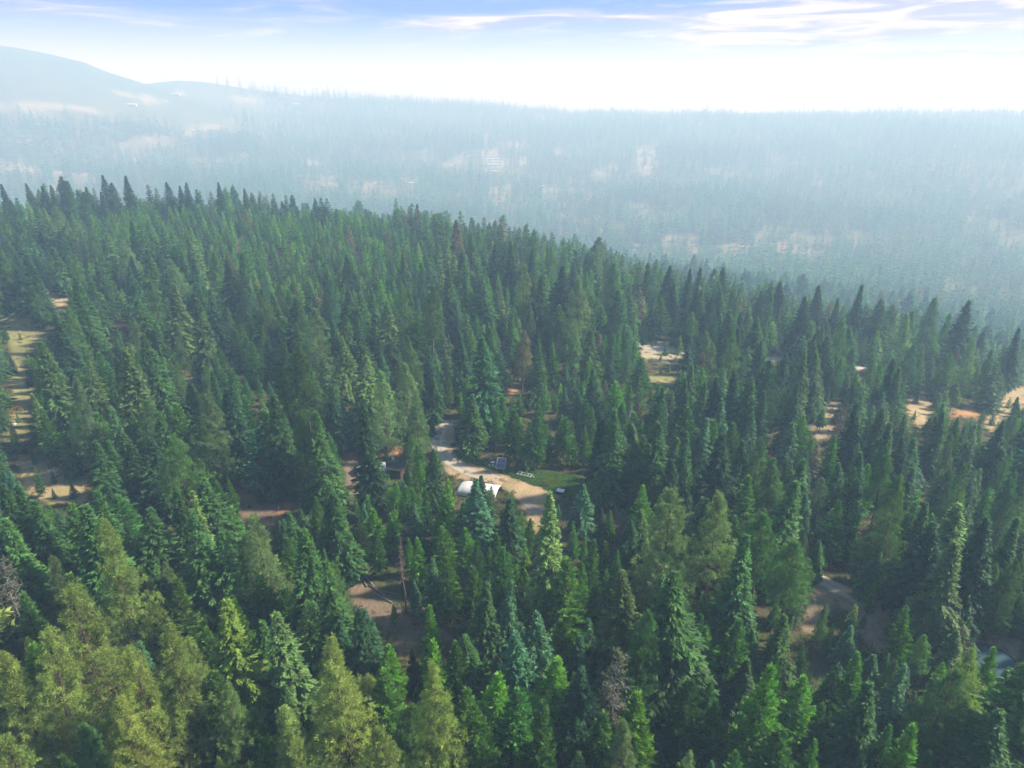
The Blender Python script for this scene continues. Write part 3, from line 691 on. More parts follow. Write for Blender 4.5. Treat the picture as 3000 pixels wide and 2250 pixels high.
# dart throwing from near to far
cell = 4.0; gridd = {}
def put(x, y): gridd.setdefault((int(x // cell), int(y // cell)), []).append((x, y))
def free(x, y, d):
    cx, cy = int(x // cell), int(y // cell); k = int(d // cell) + 1
    for i in range(cx - k, cx + k + 1):
        for j in range(cy - k, cy + k + 1):
            for (a, b) in gridd.get((i, j), ()):
                if (a - x) ** 2 + (b - y) ** 2 < d * d: return False
    return True
for t_ in trees: put(t_['x'], t_['y'])
NC = 16000
ca = rng.uniform(-R(43), R(43), NC); cr = np.sqrt(rng.uniform(28 ** 2, 460 ** 2, NC))
ca[:2600] = rng.uniform(-R(55), R(55), 2600); cr[:2600] = np.sqrt(rng.uniform(20 ** 2, 130 ** 2, 2600))
cx_, cy_ = np.sin(ca) * cr, np.cos(ca) * cr; cz_ = terrain(cx_, cy_)
grove = vnoise(cx_, cy_, 38); sp2 = vnoise(cx_ + 500, cy_, 55); u_ = rng.random(NC)
cuv, _ = proj(np.stack([cx_, cy_, cz_], 1))
young_zone = pip(cuv, [(950,1350),(1500,1450),(1700,1560),(1800,1800),(1500,2100),(1250,1850),(1100,1650),(900,1600)]) | pip(cuv, [(1330,1150),(1750,1150),(2000,1300),(1700,1400),(1350,1330)])
far_young = pip(cuv, [(350,560),(1000,600),(1300,800),(1200,1000),(700,900),(300,700)])
pine_zone = (cx_ < 0) & (cy_ < 85)
k_ = np.where(u_ < .5, 'F', np.where(u_ < .68, 'P', np.where(u_ < .93, 'L', 'B')))
k_ = np.where(pine_zone & (u_ < .62), 'P', k_); k_ = np.where(young_zone & (u_ < .78), 'L', k_); k_ = np.where(far_young & (u_ < .72), 'L', k_)
hh_ = np.where(k_ == 'F', rng.normal(18, 3.2, NC), np.where(k_ == 'P', rng.normal(19, 3, NC), np.where(k_ == 'L', rng.normal(12.5, 2.0, NC), rng.normal(12.5, 2.5, NC))))
hh_ = np.where(young_zone, rng.normal(9.5, 1.5, NC), hh_); hh_ = np.where(far_young, hh_ * .8, hh_)
hh_ = np.clip(hh_, 5.5, 26)
# small ones fill in below the others
small = rng.random(NC) < .28; hh_ = np.where(small, hh_ * .55, hh_)
bad = blocked(cx_, cy_, cz_, hh_, .20, KEEP, .01)
for f_ in (.75, .55, .38):
    nh = hh_ * f_; b2 = blocked(cx_, cy_, cz_, nh, .20, KEEP, .01) | (nh < 3); hh_ = np.where(bad & ~b2, nh, hh_); bad = bad & b2
# do not stand in front of the upper half of the trees that were read off the photograph
hx = np.array([t_['x'] for t_ in trees]); hy = np.array([t_['y'] for t_ in trees]); hh = np.array([t_['h'] for t_ in trees]); hz = terrain(hx, hy)
hr = np.hypot(hx, hy); htop, _ = proj(np.stack([hx, hy, hz + hh], 1)); hmid, _ = proj(np.stack([hx, hy, hz + hh * .52], 1))
ctop, czc = proj(np.stack([cx_, cy_, cz_ + hh_], 1)); cpx = FPX * 3000 / 1024 * .13 * hh_ / np.maximum(czc, 1)
for q in range(NH):
    w0 = max(9, abs(hmid[q, 1] - htop[q, 1]) * .28)
    xi = np.interp(ctop[:, 1], [htop[q, 1], hmid[q, 1]], [htop[q, 0], hmid[q, 0]])
    bad |= (cr < hr[q] - 1) & (ctop[:, 1] < hmid[q, 1]) & (np.abs(ctop[:, 0] - xi) < w0 * .75 + cpx * .5) & (ctop[:, 1] > htop[q, 1] - 900)
order = np.argsort(cr)
dmin = np.where(young_zone | far_young, 2.9, np.where(k_ == 'L', 3.4, 4.3)) * np.where(small, .62, 1)
for i in order:
    if bad[i] or cr[i] > 455: continue
    if not free(cx_[i], cy_[i], dmin[i]): continue
    k = k_[i]; x_ = cuv[i, 0]
    near_left = cx_[i] < 10 and cy_[i] < 75
    cc = rng.choice(list('mmdpbo') if k == 'F' else list('mmpodm') if k == 'P' else list('mmyoym') if k == 'L' else list('bbmb'))
    if near_left and k in 'PL' and rng.random() < .6: cc = 'y'
    if rng.random() < .03: cc = 'g'
    put(cx_[i], cy_[i]); trees.append(dict(x=cx_[i], y=cy_[i], h=hh_[i], k=k, c=cc, hero=False))
# scattered small trees inside the dry openings
for (_, rm, poly), cnt in ((OPEN[8], 16), (OPEN[9], 9), (OPEN[14], 5), (OPEN[15], 4), (OPEN[16], 8), (OPEN[18], 6), (OPEN[2], 4), (OPEN[3], 9), (OPEN[4], 2)):
    q = np.array(poly)
    for _k in range(cnt):
        u, v = rng.uniform(q.min(0), q.max(0)); p = ground(u, v, rm)[0]
        if free(p[0], p[1], 2.5): put(p[0], p[1]); trees.append(dict(x=p[0], y=p[1], h=float(rng.uniform(2.5, 8)), k=str(rng.choice(list('LFPB'))), c=str(rng.choice(list('moyd'))), hero=False))
print('trees within 460 m:', len(trees), 'read off:', NH)

# ------------------------------------------------------------------ which trees are objects of their own
T3 = np.array([[t_['x'], t_['y'], float(terrain(t_['x'], t_['y'])), t_['h']] for t_ in trees])
top, zt = proj(np.stack([T3[:, 0], T3[:, 1], T3[:, 2] + T3[:, 3] * .9], 1))
size_px = T3[:, 3] / np.maximum(zt, 1) * FPX
inview = (top[:, 0] > -60) & (top[:, 0] < 3060) & (top[:, 1] < 2300) & (top[:, 1] > 0)
NAME = {'F': 'fir_tree', 'P': 'pine_tree', 'L': 'young_pine_tree', 'B': 'spruce_tree'}
own = np.zeros(len(trees), bool)
for k in 'FPLB':
    idx = [i for i in range(len(trees)) if trees[i]['k'] == k and inview[i]]
    idx.sort(key=lambda i: -(size_px[i] + (20 if trees[i]['hero'] else 0)))
    for i in idx[:298]: own[i] = True
print('own objects', own.sum())
CW = {'m': 'mid green', 'd': 'dark green', 'p': 'pale green', 'b': 'blue-green', 'y': 'yellow-green', 'o': 'olive green', 'g': 'brownish'}
KW = {'F': 'fir', 'P': 'pine', 'L': 'young pine', 'B': 'spruce'}
colw = ['at the far left', 'left of centre at a quarter width', 'just left of the middle', 'just right of the middle', 'right of centre at three quarters width', 'at the far right']
ORD = ['leftmost', 'second from left', 'third from left', 'fourth from left', 'fifth from left', 'sixth from left', 'seventh from left', 'eighth from left', 'ninth from left', 'tenth from left', 'eleventh from left', 'twelfth from left', 'thirteenth from left', 'fourteenth from left', 'fifteenth from left', 'sixteenth from left']
LAND = [((1390,1410), 'the white fabric shelter', 95), ((1470,1360), 'the solar panel', 60), ((1540,1390), 'the grey metal frame', 45), ((1640,1440), 'the white-lidded box', 60),
        ((1300,1290), 'the curving dirt track', 70), ((702,1415), 'the small pale-doored shed', 70), ((1100,1350), 'the white tarpaulin tent', 90), ((1160,1370), 'the dark hut', 60),
        ((2900,1920), 'the round teal cover', 110), ((2500,1750), 'the rutted track', 110), ((1170,1800), 'the bare bank with logs', 120), ((2080,1035), 'the small white roof', 60),
        ((2440,1250), 'the bare brown dead tree', 70), ((60,1100), 'the dry grass strip', 90), ((160,1420), 'the orange grassy slope', 110), ((1565,1485), 'the plank pile', 60), ((820,1500), 'the orange earth bank', 70)]
groups = {}
basepx, _ = proj(T3[:, :3])
for i in np.nonzero(own)[0]:
    t_ = trees[i]; sz = t_['h']
    sw = 'tall' if sz > 19.5 else 'medium' if sz > 12 else 'small'
    u, v = (top[i] + basepx[i] * 1) / 2 if basepx[i][1] < 2300 else top[i]
    best = None
    for (lu, lv), nm, rr in LAND:
        d = math.hypot(u - lu, (v - lv) * 1.0)
        if d < rr and (best is None or d < best[0]): best = (d, nm, lu, lv)
    if best:
        side = ('left of' if u < best[2] - 12 else 'right of') if abs(u - best[2]) > abs(v - best[3]) * .6 else ('behind' if basepx[i][1] < best[3] else 'in front of')
        key = (sw, t_['c'], t_['k'], f'{side} {best[1]}')
    else:
        rowi = int(np.clip((top[i][1]) // 150, 2, 14))
        roww = ['', '', 'on the far crest', 'on the far crest slope', 'high in the photo', 'above mid height', 'just above mid height', 'at mid height', 'under mid height', 'below mid height', 'in the lower third', 'low in the photo', 'low down in the photo', 'near the bottom edge', 'at the bottom edge'][rowi]
        ci = int(np.clip(top[i][0] // 500, 0, 5)); cwv = ['far left', 'left', 'centre left', 'centre right', 'right', 'far right'][ci]
        key = (sw, t_['c'], t_['k'], f'{roww}, {cwv}')
    groups.setdefault(key, []).append(i)
label = {}
for key, ids in groups.items():
    ids.sort(key=lambda i: top[i][0]); sw, c, k, pl = key
    nm = f'{sw} {CW[c]} {KW[k]}'
    for r_, i in enumerate(ids):
        if len(ids) == 1: label[i] = f'{nm} {pl}'
        elif r_ < 16: label[i] = ' '.join(f'{ORD[r_]} of the {nm}s {pl}'.replace(' of the small', ' of small').replace(' of the medium', ' of medium').replace(' of the tall', ' of tall').split()[:16])
        else: label[i] = f'{nm} in the dense rows {pl}'
GRP = {'F': 'fir trees of the wood', 'P': 'pine trees of the wood', 'L': 'young pines of the wood', 'B': 'blue-green spruces of the wood'}
for i in np.nonzero(own)[0]:
    t_ = trees[i]; k = t_['k']; pr = PROT[k][rng.integers(len(PROT[k]))]
    if t_['hero'] and k == 'P' and t_['c'] in 'yp': pr = PROT[k][[0, 2, 4][rng.integers(3)]]
    o = thing(NAME[k], label[i], {'F': 'fir', 'P': 'pine', 'L': 'pine', 'B': 'spruce'}[k], (T3[i, 0], T3[i, 1], T3[i, 2] - .15), rng.uniform(0, 6.28), GRP[k], t_['h'] / pr[2])
    wf = (rng.uniform(.78, 1.15) if k == 'P' else rng.uniform(.9, 1.45)) * (t_['h'] / pr[2]); o.scale = (wf, wf, t_['h'] / pr[2])
    o.rotation_euler[0] = rng.normal(0, .03); o.rotation_euler[1] = rng.normal(0, .03)
    c = tint_of(k, t_['c'], rng)
    a_ = link('trunk', pr[1], o); b_ = link('crown', pr[0], o); b_.color = (*c, 1)

# ------------------------------------------------------------------ forest as one mass (everything smaller or farther)
fx, fy, fh, fk, fc = [], [], [], [], []
for i in np.nonzero(~own)[0]:
    t_ = trees[i]; fx.append(t_['x']); fy.append(t_['y']); fh.append(t_['h'])
    fk.append({'F': rng.integers(0, 4), 'B': rng.integers(0, 4), 'P': rng.integers(4, 7), 'L': rng.integers(7, 10)}[t_['k']]); fc.append(tint_of(t_['k'], t_['c'], rng))
fx, fy, fh, fk, fc = map(np.array, (fx, fy, fh, fk, fc))
def band(r0, r1, s0):
    n = int(.5 * R(84) * (r1 ** 2 - r0 ** 2) / s0 ** 2 * 1.25)
    a = rng.uniform(-R(42), R(42), n); r = np.sqrt(rng.uniform(r0 ** 2, r1 ** 2, n)); x, y = np.sin(a) * r, np.cos(a) * r
    # thin by a coarse occupancy grid so they do not pile up
    key = np.floor(x / s0 * 1.15).astype(np.int64) * 100003 + np.floor(y / s0 * 1.15).astype(np.int64)
    _, first = np.unique(key, return_index=True); return x[first], y[first]
bx_, by_ = [], []
for r0, r1, s0 in ((455, 700, 6.0), (700, 1100, 8.5), (1100, 1700, 11.0), (1700, 2500, 13.5), (2500, 3560, 16)):
    a, b = band(r0, r1, s0); bx_.append(a); by_.append(b)
bx_ = np.concatenate(bx_); by_ = np.concatenate(by_); bz_ = terrain(bx_, by_)
dens = vnoise(bx_, by_, 150) * .6 + vnoise(bx_ + 77, by_, 45) * .4
bh_ = rng.normal(17, 4.0, len(bx_)) * (.75 + .5 * vnoise(bx_ + 9, by_, 200)); bh_ = np.clip(bh_, 6, 30)
bh_ = bh_ * np.interp(np.hypot(bx_, by_), [500, 1000, 3000], [1.0, 1.25, 1.55]) * np.where(rng.random(len(bx_)) < .1, 1.25, 1)
rb_ = np.hypot(bx_, by_)
bad = blocked(bx_, by_, bz_, bh_, .1, [p_ for _, p_ in FAR_OPEN] + KEEP[:len(OPEN)], .05) & (rng.random(len(bx_)) < .72)
ok = ~((rb_ > 2480) & (rng.random(len(bx_)) < np.clip((-12 - np.degrees(np.arctan2(bx_, by_))) / 10, 0, 1))) & ~bad & ~((dens < .33) & (rng.random(len(bx_)) < .75))
bx_, by_, bh_, rb_ = bx_[ok], by_[ok], bh_[ok], rb_[ok]; nb_ = len(bx_)
cho = rng.choice(list('mmdpbmo'), nb_); yel = (vnoise(bx_, by_, 60) > .78) & (rng.random(nb_) < .25)
base = np.array([TINT['F'][c] for c in 'mdpbo']); cidx = np.array(['mdpbo'.index(c) for c in cho])
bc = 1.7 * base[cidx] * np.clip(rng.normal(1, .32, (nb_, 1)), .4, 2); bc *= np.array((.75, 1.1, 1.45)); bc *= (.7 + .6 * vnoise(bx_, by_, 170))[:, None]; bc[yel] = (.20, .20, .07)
bk = np.where(rb_ < 800, rng.integers(0, 7, nb_), rng.integers(10, 14, nb_))
bk = np.where((rb_ < 520) & (rng.random(nb_) < .3), rng.integers(7, 10, nb_), bk)
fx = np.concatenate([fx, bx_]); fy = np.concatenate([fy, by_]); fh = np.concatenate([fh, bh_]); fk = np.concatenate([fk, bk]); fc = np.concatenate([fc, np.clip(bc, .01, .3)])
fz = terrain(fx, fy) - .3
PH = np.array([20] * 7 + [12] * 3 + [20] * 4, float)
fs = fh / PH[fk]; wf = fs * rng.uniform(.95, 1.4, len(fs))
print('forest instances', len(fx))

def scatter(name, X_, Y_, Zv, scl, idx, tint_, coll, rot=None):
    n = len(X_); me = bpy.data.meshes.new(name); me.vertices.add(n)
    me.vertices.foreach_set('co', np.stack([X_, Y_, Zv], 1).astype(np.float32).ravel())
    for nm, ty, arr in (('scl', 'FLOAT_VECTOR', scl), ('rot', 'FLOAT_VECTOR', rot if rot is not None else np.stack([np.zeros(n), np.zeros(n), rng.uniform(0, 6.28, n)], 1)), ('tint', 'FLOAT_COLOR', np.concatenate([tint_, np.ones((n, 1))], 1)), ('pick', 'INT', idx)):
        a = me.attributes.new(nm, ty, 'POINT')
        a.data.foreach_set({'FLOAT_VECTOR': 'vector', 'FLOAT_COLOR': 'color', 'INT': 'value'}[ty], np.asarray(arr, np.int32 if ty == 'INT' else np.float32).ravel())
    me.update(); o = link(name, me); o['kind'] = 'stuff'
    g = bpy.data.node_groups.new(name, 'GeometryNodeTree')
    g.interface.new_socket('Geometry', in_out='INPUT', socket_type='NodeSocketGeometry'); g.interface.new_socket('Geometry', in_out='OUTPUT', socket_type='NodeSocketGeometry')
    def nn(t): return g.nodes.new(t)
    gi, go_ = nn('NodeGroupInput'), nn('NodeGroupOutput'); ip = nn('GeometryNodeInstanceOnPoints'); ci = nn('GeometryNodeCollectionInfo')
    ci.inputs['Collection'].default_value = coll; ci.inputs['Separate Children'].default_value = True; ci.inputs['Reset Children'].default_value = True
    def at(nm, ty):
        q = nn('GeometryNodeInputNamedAttribute'); q.data_type = ty; q.inputs['Name'].default_value = nm; return q.outputs['Attribute']
    g.links.new(gi.outputs[0], ip.inputs['Points']); g.links.new(ci.outputs[0], ip.inputs['Instance']); ip.inputs['Pick Instance'].default_value = True
    g.links.new(at('pick', 'INT'), ip.inputs['Instance Index']); g.links.new(at('scl', 'FLOAT_VECTOR'), ip.inputs['Scale'])
    e2r = nn('FunctionNodeEulerToRotation'); g.links.new(at('rot', 'FLOAT_VECTOR'), e2r.inputs[0]); g.links.new(e2r.outputs[0], ip.inputs['Rotation'])
    g.links.new(ip.outputs[0], go_.inputs[0])
    md = o.modifiers.new('scatter', 'NODES'); md.node_group = g
    return o
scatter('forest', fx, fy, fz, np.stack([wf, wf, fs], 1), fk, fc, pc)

# ------------------------------------------------------------------ undergrowth
def shrub_proto(name, seed):
    g = np.random.default_rng(seed); n = 150
    D = unit(g.normal(0, 1, (n, 3)) * [1, 1, .7] + [0, 0, .35]); D[:, 2] = np.abs(D[:, 2]); P = D * g.uniform(.35, 1, (n, 1)) ** .6 * (1 + .25 * np.sin(D[:, :1] * 5 + seed))
    A = unit(D * .6 + g.normal(0, .6, (n, 3))); S = unit(np.cross(A, g.normal(0, 1, (n, 3)))); l_ = g.uniform(.16, .34, (n, 1))
    V = np.stack([P, P + A * l_ * .5 + S * l_ * .3, P + A * l_, P + A * l_ * .5 - S * l_ * .3], 1).reshape(-1, 3)
    me = new_mesh(name, V, Fq=np.arange(n * 4).reshape(-1, 4), mats=[M_NEEDF], attrs={'tone': ('FACE', 'FLOAT', g.uniform(.6, 1.15, n))})
    return bpy.data.objects.new(name, me)
pc2 = bpy.data.collections.new('shrub sources')
for s_ in range(4): pc2.objects.link(shrub_proto(f'shrub_{s_}', 700 + s_))
n = 17000; a = rng.uniform(-R(53), R(53), n); r = np.sqrt(rng.uniform(25 ** 2, 300 ** 2, n)); sx, sy = np.sin(a) * r, np.cos(a) * r; sz_ = terrain(sx, sy)
suv, _ = proj(np.stack([sx, sy, sz_], 1)); inopen = np.zeros(n, bool); ingreen = np.zeros(n, bool)
for col, rmax, poly in OPEN:
    q = pip(suv, poly)
    if col is GREEN: ingreen |= q
    else: inopen |= q
keepm = (~inopen | (rng.random(n) < .4)); sx, sy, sz_, ig, io = sx[keepm], sy[keepm], sz_[keepm], ingreen[keepm], inopen[keepm]; n = len(sx)
ss = rng.uniform(.35, 1.0, n) * np.where(io, .5, 1) * np.where(ig, .8, 1)
sc_ = np.stack([ss * rng.uniform(.9, 1.6, n), ss * rng.uniform(.9, 1.6, n), ss * rng.uniform(.6, 1.1, n)], 1)
pal = np.array([(.06, .11, .03), (.09, .13, .03), (.13, .15, .035), (.17, .15, .04), (.20, .09, .035), (.10, .08, .04)])
pi_ = rng.choice(6, n, p=[.36, .28, .15, .08, .03, .10]); pi_ = np.where(ig, rng.integers(0, 2, n), pi_)
scatter('undergrowth', sx, sy, sz_, sc_, rng.integers(0, 4, n), pal[pi_] * rng.uniform(.8, 1.2, (n, 1)), pc2)
# dense low plants along the back of the clearing
n = 3000; q = rng.uniform([1310, 1285], [1715, 1455], (n * 4, 2)); q = q[pip(q, OPEN[1][2])][:n]
gp = np.array([ground(u, v, 400)[0] for u, v in q]); ss = rng.uniform(.3, .7, len(gp))
scatter('ground_cover', gp[:, 0], gp[:, 1], gp[:, 2], np.stack([ss * 1.3, ss * 1.3, ss * .7], 1), rng.integers(0, 4, len(gp)), np.array([(.09, .20, .035)]) * rng.uniform(.75, 1.3, (len(gp), 1)), pc2)
# ------------------------------------------------------------------ things in the clearings
M_FABRIC = simple('white fabric', (.60, .60, .59), .6, var=.08, scale=.6)
M_RIB = simple('brown painted steel', (.20, .11, .07), .6, var=.2)
M_PANEL = simple('solar glass', (.075, .095, .16), .35, var=.15, scale=2, spec=.4)
M_ALU = simple('pale metal', (.55, .56, .58), .45, metal=.2, var=.12)
M_DARK = simple('dark plastic', (.025, .028, .03), .6, var=.3)
M_WHITE = simple('white plastic', (.75, .75, .74), .5, var=.07)
M_WOOD = simple('weathered plank', (.36, .31, .26), .85, var=.3, scale=5)
M_BROWNW = simple('brown boards', (.10, .055, .038), .8, var=.35, scale=3)
M_DOOR = simple('pale grey door', (.42, .40, .37), .7, var=.15)
M_TEAL = simple('teal cover', (.012, .06, .085), .55, var=.35, scale=.5)
M_TIN = simple('pale roof sheet', (.55, .56, .56), .5, var=.1)
M_WALLB = simple('tan siding', (.38, .33, .27), .8, var=.15)
M_GLASS = simple('window glass', (.03, .04, .05), .15, var=.2, spec=.6)
M_TYRE = simple('tyre', (.02, .02, .02), .9)
M_ROCK = simple('pale rock', (.45, .42, .40), .9, var=.3, scale=2, bump=.4)
def spot(u, v, rmax=460): return ground(u, v, rmax)[0]

# white fabric shelter on ribs
p = spot(1408, 1446); sh = thing('fabric_shelter', 'long white fabric hoop shelter on brown ribs beside the dirt track', 'shelter', p, R(-17))
Ls, Ws, Hs = 9.4, 4.8, 1.95; nU, nV = 26, 18; V = []; 
for i in range(nU + 1):
    x = -Ls / 2 + Ls * i / nU
    hip = min(1, max(0, (x + Ls / 2) / 2.2)) ** .5 * .45 + .55
    for j in range(nV + 1):
        a = math.pi * j / nV; sag = 1 - .035 * abs(math.sin(i * math.pi / 4.33))
        V.append((x, math.cos(a) * Ws / 2 * (.9 + .1 * hip), .12 + (math.sin(a) ** .75) * Hs * hip * sag))
Q = [(i * (nV + 1) + j, (i + 1) * (nV + 1) + j, (i + 1) * (nV + 1) + j + 1, i * (nV + 1) + j + 1) for i in range(int(nU * .94)) for j in range(nV)]
cvr = link('cover', new_mesh('cover', V, Fq=Q, mats=[M_FABRIC], smooth=True), sh)
so = cvr.modifiers.new('thickness', 'SOLIDIFY'); so.thickness = .03
for i in range(0, nU + 1, 3):
    pts = [Vector(V[i * (nV + 1) + j]) * 1.0 - Vector((0, 0, .05)) for j in range(nV + 1)]
    m_ = MB(); 
    for a, b in zip(pts[:-1], pts[1:]): m_.tube(a, b, .045, n=6)
    m_.done('rib', M_RIB if i < nU - 6 else M_ALU, sh)
for s_ in (-1, 1): MB().box((0, s_ * Ws / 2, .16), (Ls, .12, .3)).done('base_rail', M_BROWNW, sh)
m_ = MB(); pts = [(-Ls / 2 + .02, V[j][1] * .97, V[j][2] * .97) for j in range(nV + 1)]
m_.poly(pts, [tuple(range(nV + 1))]).done('end_panel', M_FABRIC, sh)

# solar panel
p = spot(1468, 1375); so_ = thing('solar_panel', 'tilted grey-blue solar panel with pale frame on a stand by the undergrowth', 'solar panel', p, R(-14))
rt = Matrix.Rotation(R(48), 3, 'X')
MB().box((0, 0, 1.55), (1.95, .04, 2.3) if False else (1.95, 2.35, .04), rt).done('panel', M_PANEL, so_)
for c_, d_ in (((-1.0, 0), (.08, 2.5)), ((1.0, 0), (.08, 2.5))):
    MB().box(Vector((0, 0, 1.55)) + rt @ Vector((c_[0], 0, .02)), (d_[0], d_[1], .09), rt).done('frame', M_ALU, so_)
for yy in (-1.21, 1.21, 0): MB().box(Vector((0, 0, 1.55)) + rt @ Vector((0, yy, .03)), (1.92, .08 if yy else .03, .07), rt).done('frame', M_ALU, so_)
for s_ in (-1, 1):
    MB().tube((s_ * .8, .75, 0), (s_ * .8, .72, 2.3), .05).done('leg', M_ALU, so_)
    MB().tube((s_ * .8, -.8, 0), (s_ * .8, -.78, .72), .05).done('leg', M_ALU, so_)
    MB().tube((s_ * .8, .75, .2), (s_ * .8, -.78, .6), .03).done('strut', M_ALU, so_)
p = spot(1444, 1366); b_ = thing('battery_box', 'small dark cabinet with white lid just left of the solar panel', 'cabinet', p, R(10))
MB().box((0, 0, .5), (.8, .6, 1.0), bevel=.03).done('cabinet', M_DARK, b_); MB().box((0, 0, 1.05), (.9, .7, .1), bevel=.02).done('lid', M_WHITE, b_)
MB().box((0, -.32, .55), (.5, .04, .35)).done('label_plate', M_WHITE, b_)
p = spot(1435, 1368); b_ = MB().tube((0, 0, 0), (0, 0, .45), .32, .42, 14).done('bucket', simple('pinkish plastic', (.5, .40, .42), .6), None, p)
tag(b_, 'pale pinkish tub on the ground left of the dark cabinet', 'bucket')

# pale metal frame
p = spot(1536, 1396); f_ = thing('metal_frame', 'long pale grey metal frame on short legs at the edge of the green plants', 'metal frame', p, R(-24))
for s_ in (-1, 1): MB().box((0, s_ * .55, .62), (3.3, .10, .10)).done('rail', M_ALU, f_)
for x in (-1.5, -.7, .1, .9, 1.55): MB().box((x, 0, .56), (.09, 1.2, .08)).done('crossbar', M_ALU, f_)
for x in (-1.5, 1.5):
    for s_ in (-1, 1): MB().tube((x, s_ * .55, 0), (x, s_ * .55, .6), .05).done('leg', M_ALU, f_)
MB().tube((1.6, .5, .6), (2.4, 0, .35), .05).done('tongue', M_ALU, f_); MB().tube((1.6, -.5, .6), (2.4, 0, .35), .05).done('tongue', M_ALU, f_)

# white-lidded box
p = spot(1641, 1447); b_ = thing('storage_box', 'dark box with bright white lid at the right end of the clearing', 'box', p, R(-20))
MB().box((0, 0, .4), (1.5, 1.1, .8), bevel=.04).done('box_body', M_DARK, b_); MB().box((0.03, 0, .86), (1.62, 1.2, .12), bevel=.03).done('lid', M_WHITE, b_)

# plank pile and loose poles
p = spot(1562, 1490); t_ = thing('plank_pile', 'loose pile of grey weathered planks on the sunny dry grass', 'planks', p, R(-52))
for k in range(8):
    MB().box((random.uniform(-.3, .3), -.9 + k * .24, .06 + (k % 3) * .07), (random.uniform(3.2, 5.2), .17, .06), Matrix.Rotation(random.uniform(-.06, .06), 3, 'Z')).done('plank', M_WOOD, t_)
for (a, b), lb in ((((1413, 1366), (1434, 1381)), 'long thin grey pole lying left of the solar panel in the grass'), (((1424, 1380), (1440, 1390)), 'short thin grey pole lying in front of the solar panel'), (((1455, 1391), (1470, 1393)), 'small pale stick lying between shelter and solar panel')):
    A, B = Vector(spot(*a)), Vector(spot(*b)); q = MB().tube(Vector((0, 0, .12)), B - A + Vector((0, 0, .12)), .09, .06).done('pole', M_WOOD, None, A); tag(q, lb, 'pole')

# white tent and dark hut to the left
p = spot(1090, 1384); t_ = thing('tarp_tent', 'white tarpaulin wall tent half hidden behind a fir', 'tent', p, R(8), None, .8)
V = [(-3.6, -2.2, 0), (3.6, -2.2, 0), (3.6, 2.2, 0), (-3.6, 2.2, 0), (-3.7, -2.4, 1.7), (3.7, -2.4, 1.7), (3.7, 2.4, 1.7), (-3.7, 2.4, 1.7), (-3.7, 0, 2.9), (3.7, 0, 2.9)]
MB().poly([V[i] for i in (4, 5, 9, 8)], [(0, 1, 2, 3)]).done('roof_sheet', M_FABRIC, t_); MB().poly([V[i] for i in (7, 6, 9, 8)], [(0, 1, 2, 3)]).done('roof_sheet', M_FABRIC, t_)
MB().poly(V[:8], [(0, 1, 5, 4), (3, 2, 6, 7)]).done('side_wall', M_FABRIC, t_)
MB().poly(V, [(0, 3, 7, 8, 4)]).done('end_wall', M_FABRIC, t_); MB().poly(V, [(1, 2, 6, 9, 5)]).done('end_wall', M_FABRIC, t_)
MB().tube((-3.9, 0, 2.88), (3.9, 0, 2.88), .05).done('ridge_pole', M_WOOD, t_)
p = spot(1163, 1392); t_ = thing('hut', 'dark reddish-brown board hut with sloping roof right of the white tent', 'hut', p, R(-15))
for k in range(11):
    MB().box((-1.5 + k * .3, -1.5, 1.1), (.28, .06, 2.2)).done('board', M_BROWNW, t_)
    MB().box((1.5, -1.5 + k * .3, 1.1), (.06, .28, 2.2 + k * .04)).done('board', M_BROWNW, t_)
MB().box((0, 0, 1.1), (2.9, 2.9, 2.2)).done('wall', M_BROWNW, t_)
MB().box((0, 0, 2.42), (3.7, 3.7, .1), Matrix.Rotation(R(8), 3, 'X')).done('roof', M_DARK, t_)
MB().box((-.4, -1.56, 1.0), (.85, .06, 1.9)).done('door', M_DARK, t_)
def chair(u, v, rz, lb, grp=None):
    p = spot(u, v); t_ = thing('garden_chair', lb, 'chair', p, rz, grp)
    MB().box((0, 0, .44), (.55, .52, .05), bevel=.01).done('seat', M_WHITE, t_)
    MB().box((0, .27, .78), (.55, .05, .6), Matrix.Rotation(R(-12), 3, 'X'), bevel=.01).done('backrest', M_WHITE, t_)
    for x in (-.25, .25):
        for y in (-.23, .23): MB().tube((x, y, 0), (x * .9, y * .9, .43), .03, n=6).done('leg', M_WHITE, t_)
        MB().box((x * 1.08, 0, .64), (.05, .5, .04)).done('armrest', M_WHITE, t_)
chair(1152, 1352, R(20), 'white garden chair in front of the dark gap by the hut')
chair(2638, 1858, R(200), 'left of two white garden chairs behind a low green tree')
chair(2652, 1862, R(140), 'right of two white garden chairs behind a low green tree')
p = spot(1150, 1391); tag(MB().tube((0, 0, 0), (0, 0, .5), .3, .34, 12).done('bucket', M_WHITE, None, p), 'small white bucket at the foot of the dark hut', 'bucket')
# shed with pale door, bucket
p = spot(702, 1423); t_ = thing('shed', 'small dark open-fronted shed with a pale door among the firs', 'shed', p, R(12))
MB().box((-.6, .9, 1.0), (2.2, .08, 2.0)).done('wall', M_BROWNW, t_); MB().box((-1.7, 0, 1.0), (.08, 1.8, 2.0)).done('wall', M_BROWNW, t_)
for x in (-1.7, -1.0, -.2, .5): MB().box((x, -.9, 1.0), (.1, .1, 2.0)).done('post', M_BROWNW, t_)
MB().box((-.6, -.9, 1.3), (2.3, .08, .08)).done('rail', M_BROWNW, t_)
MB().box((-.6, 0, 2.06), (2.6, 2.1, .1), Matrix.Rotation(R(5), 3, 'X')).done('roof', M_DARK, t_)
MB().box((.95, -.85, 1.0), (.95, .06, 1.95), Matrix.Rotation(R(-14), 3, 'Z')).done('door', M_DOOR, t_)
p = spot(722, 1440); tag(MB().tube((0, 0, 0), (0, 0, .6), .36, .36, 12).done('barrel', M_DARK, None, p), 'black barrel standing below the small pale-doored shed', 'barrel')
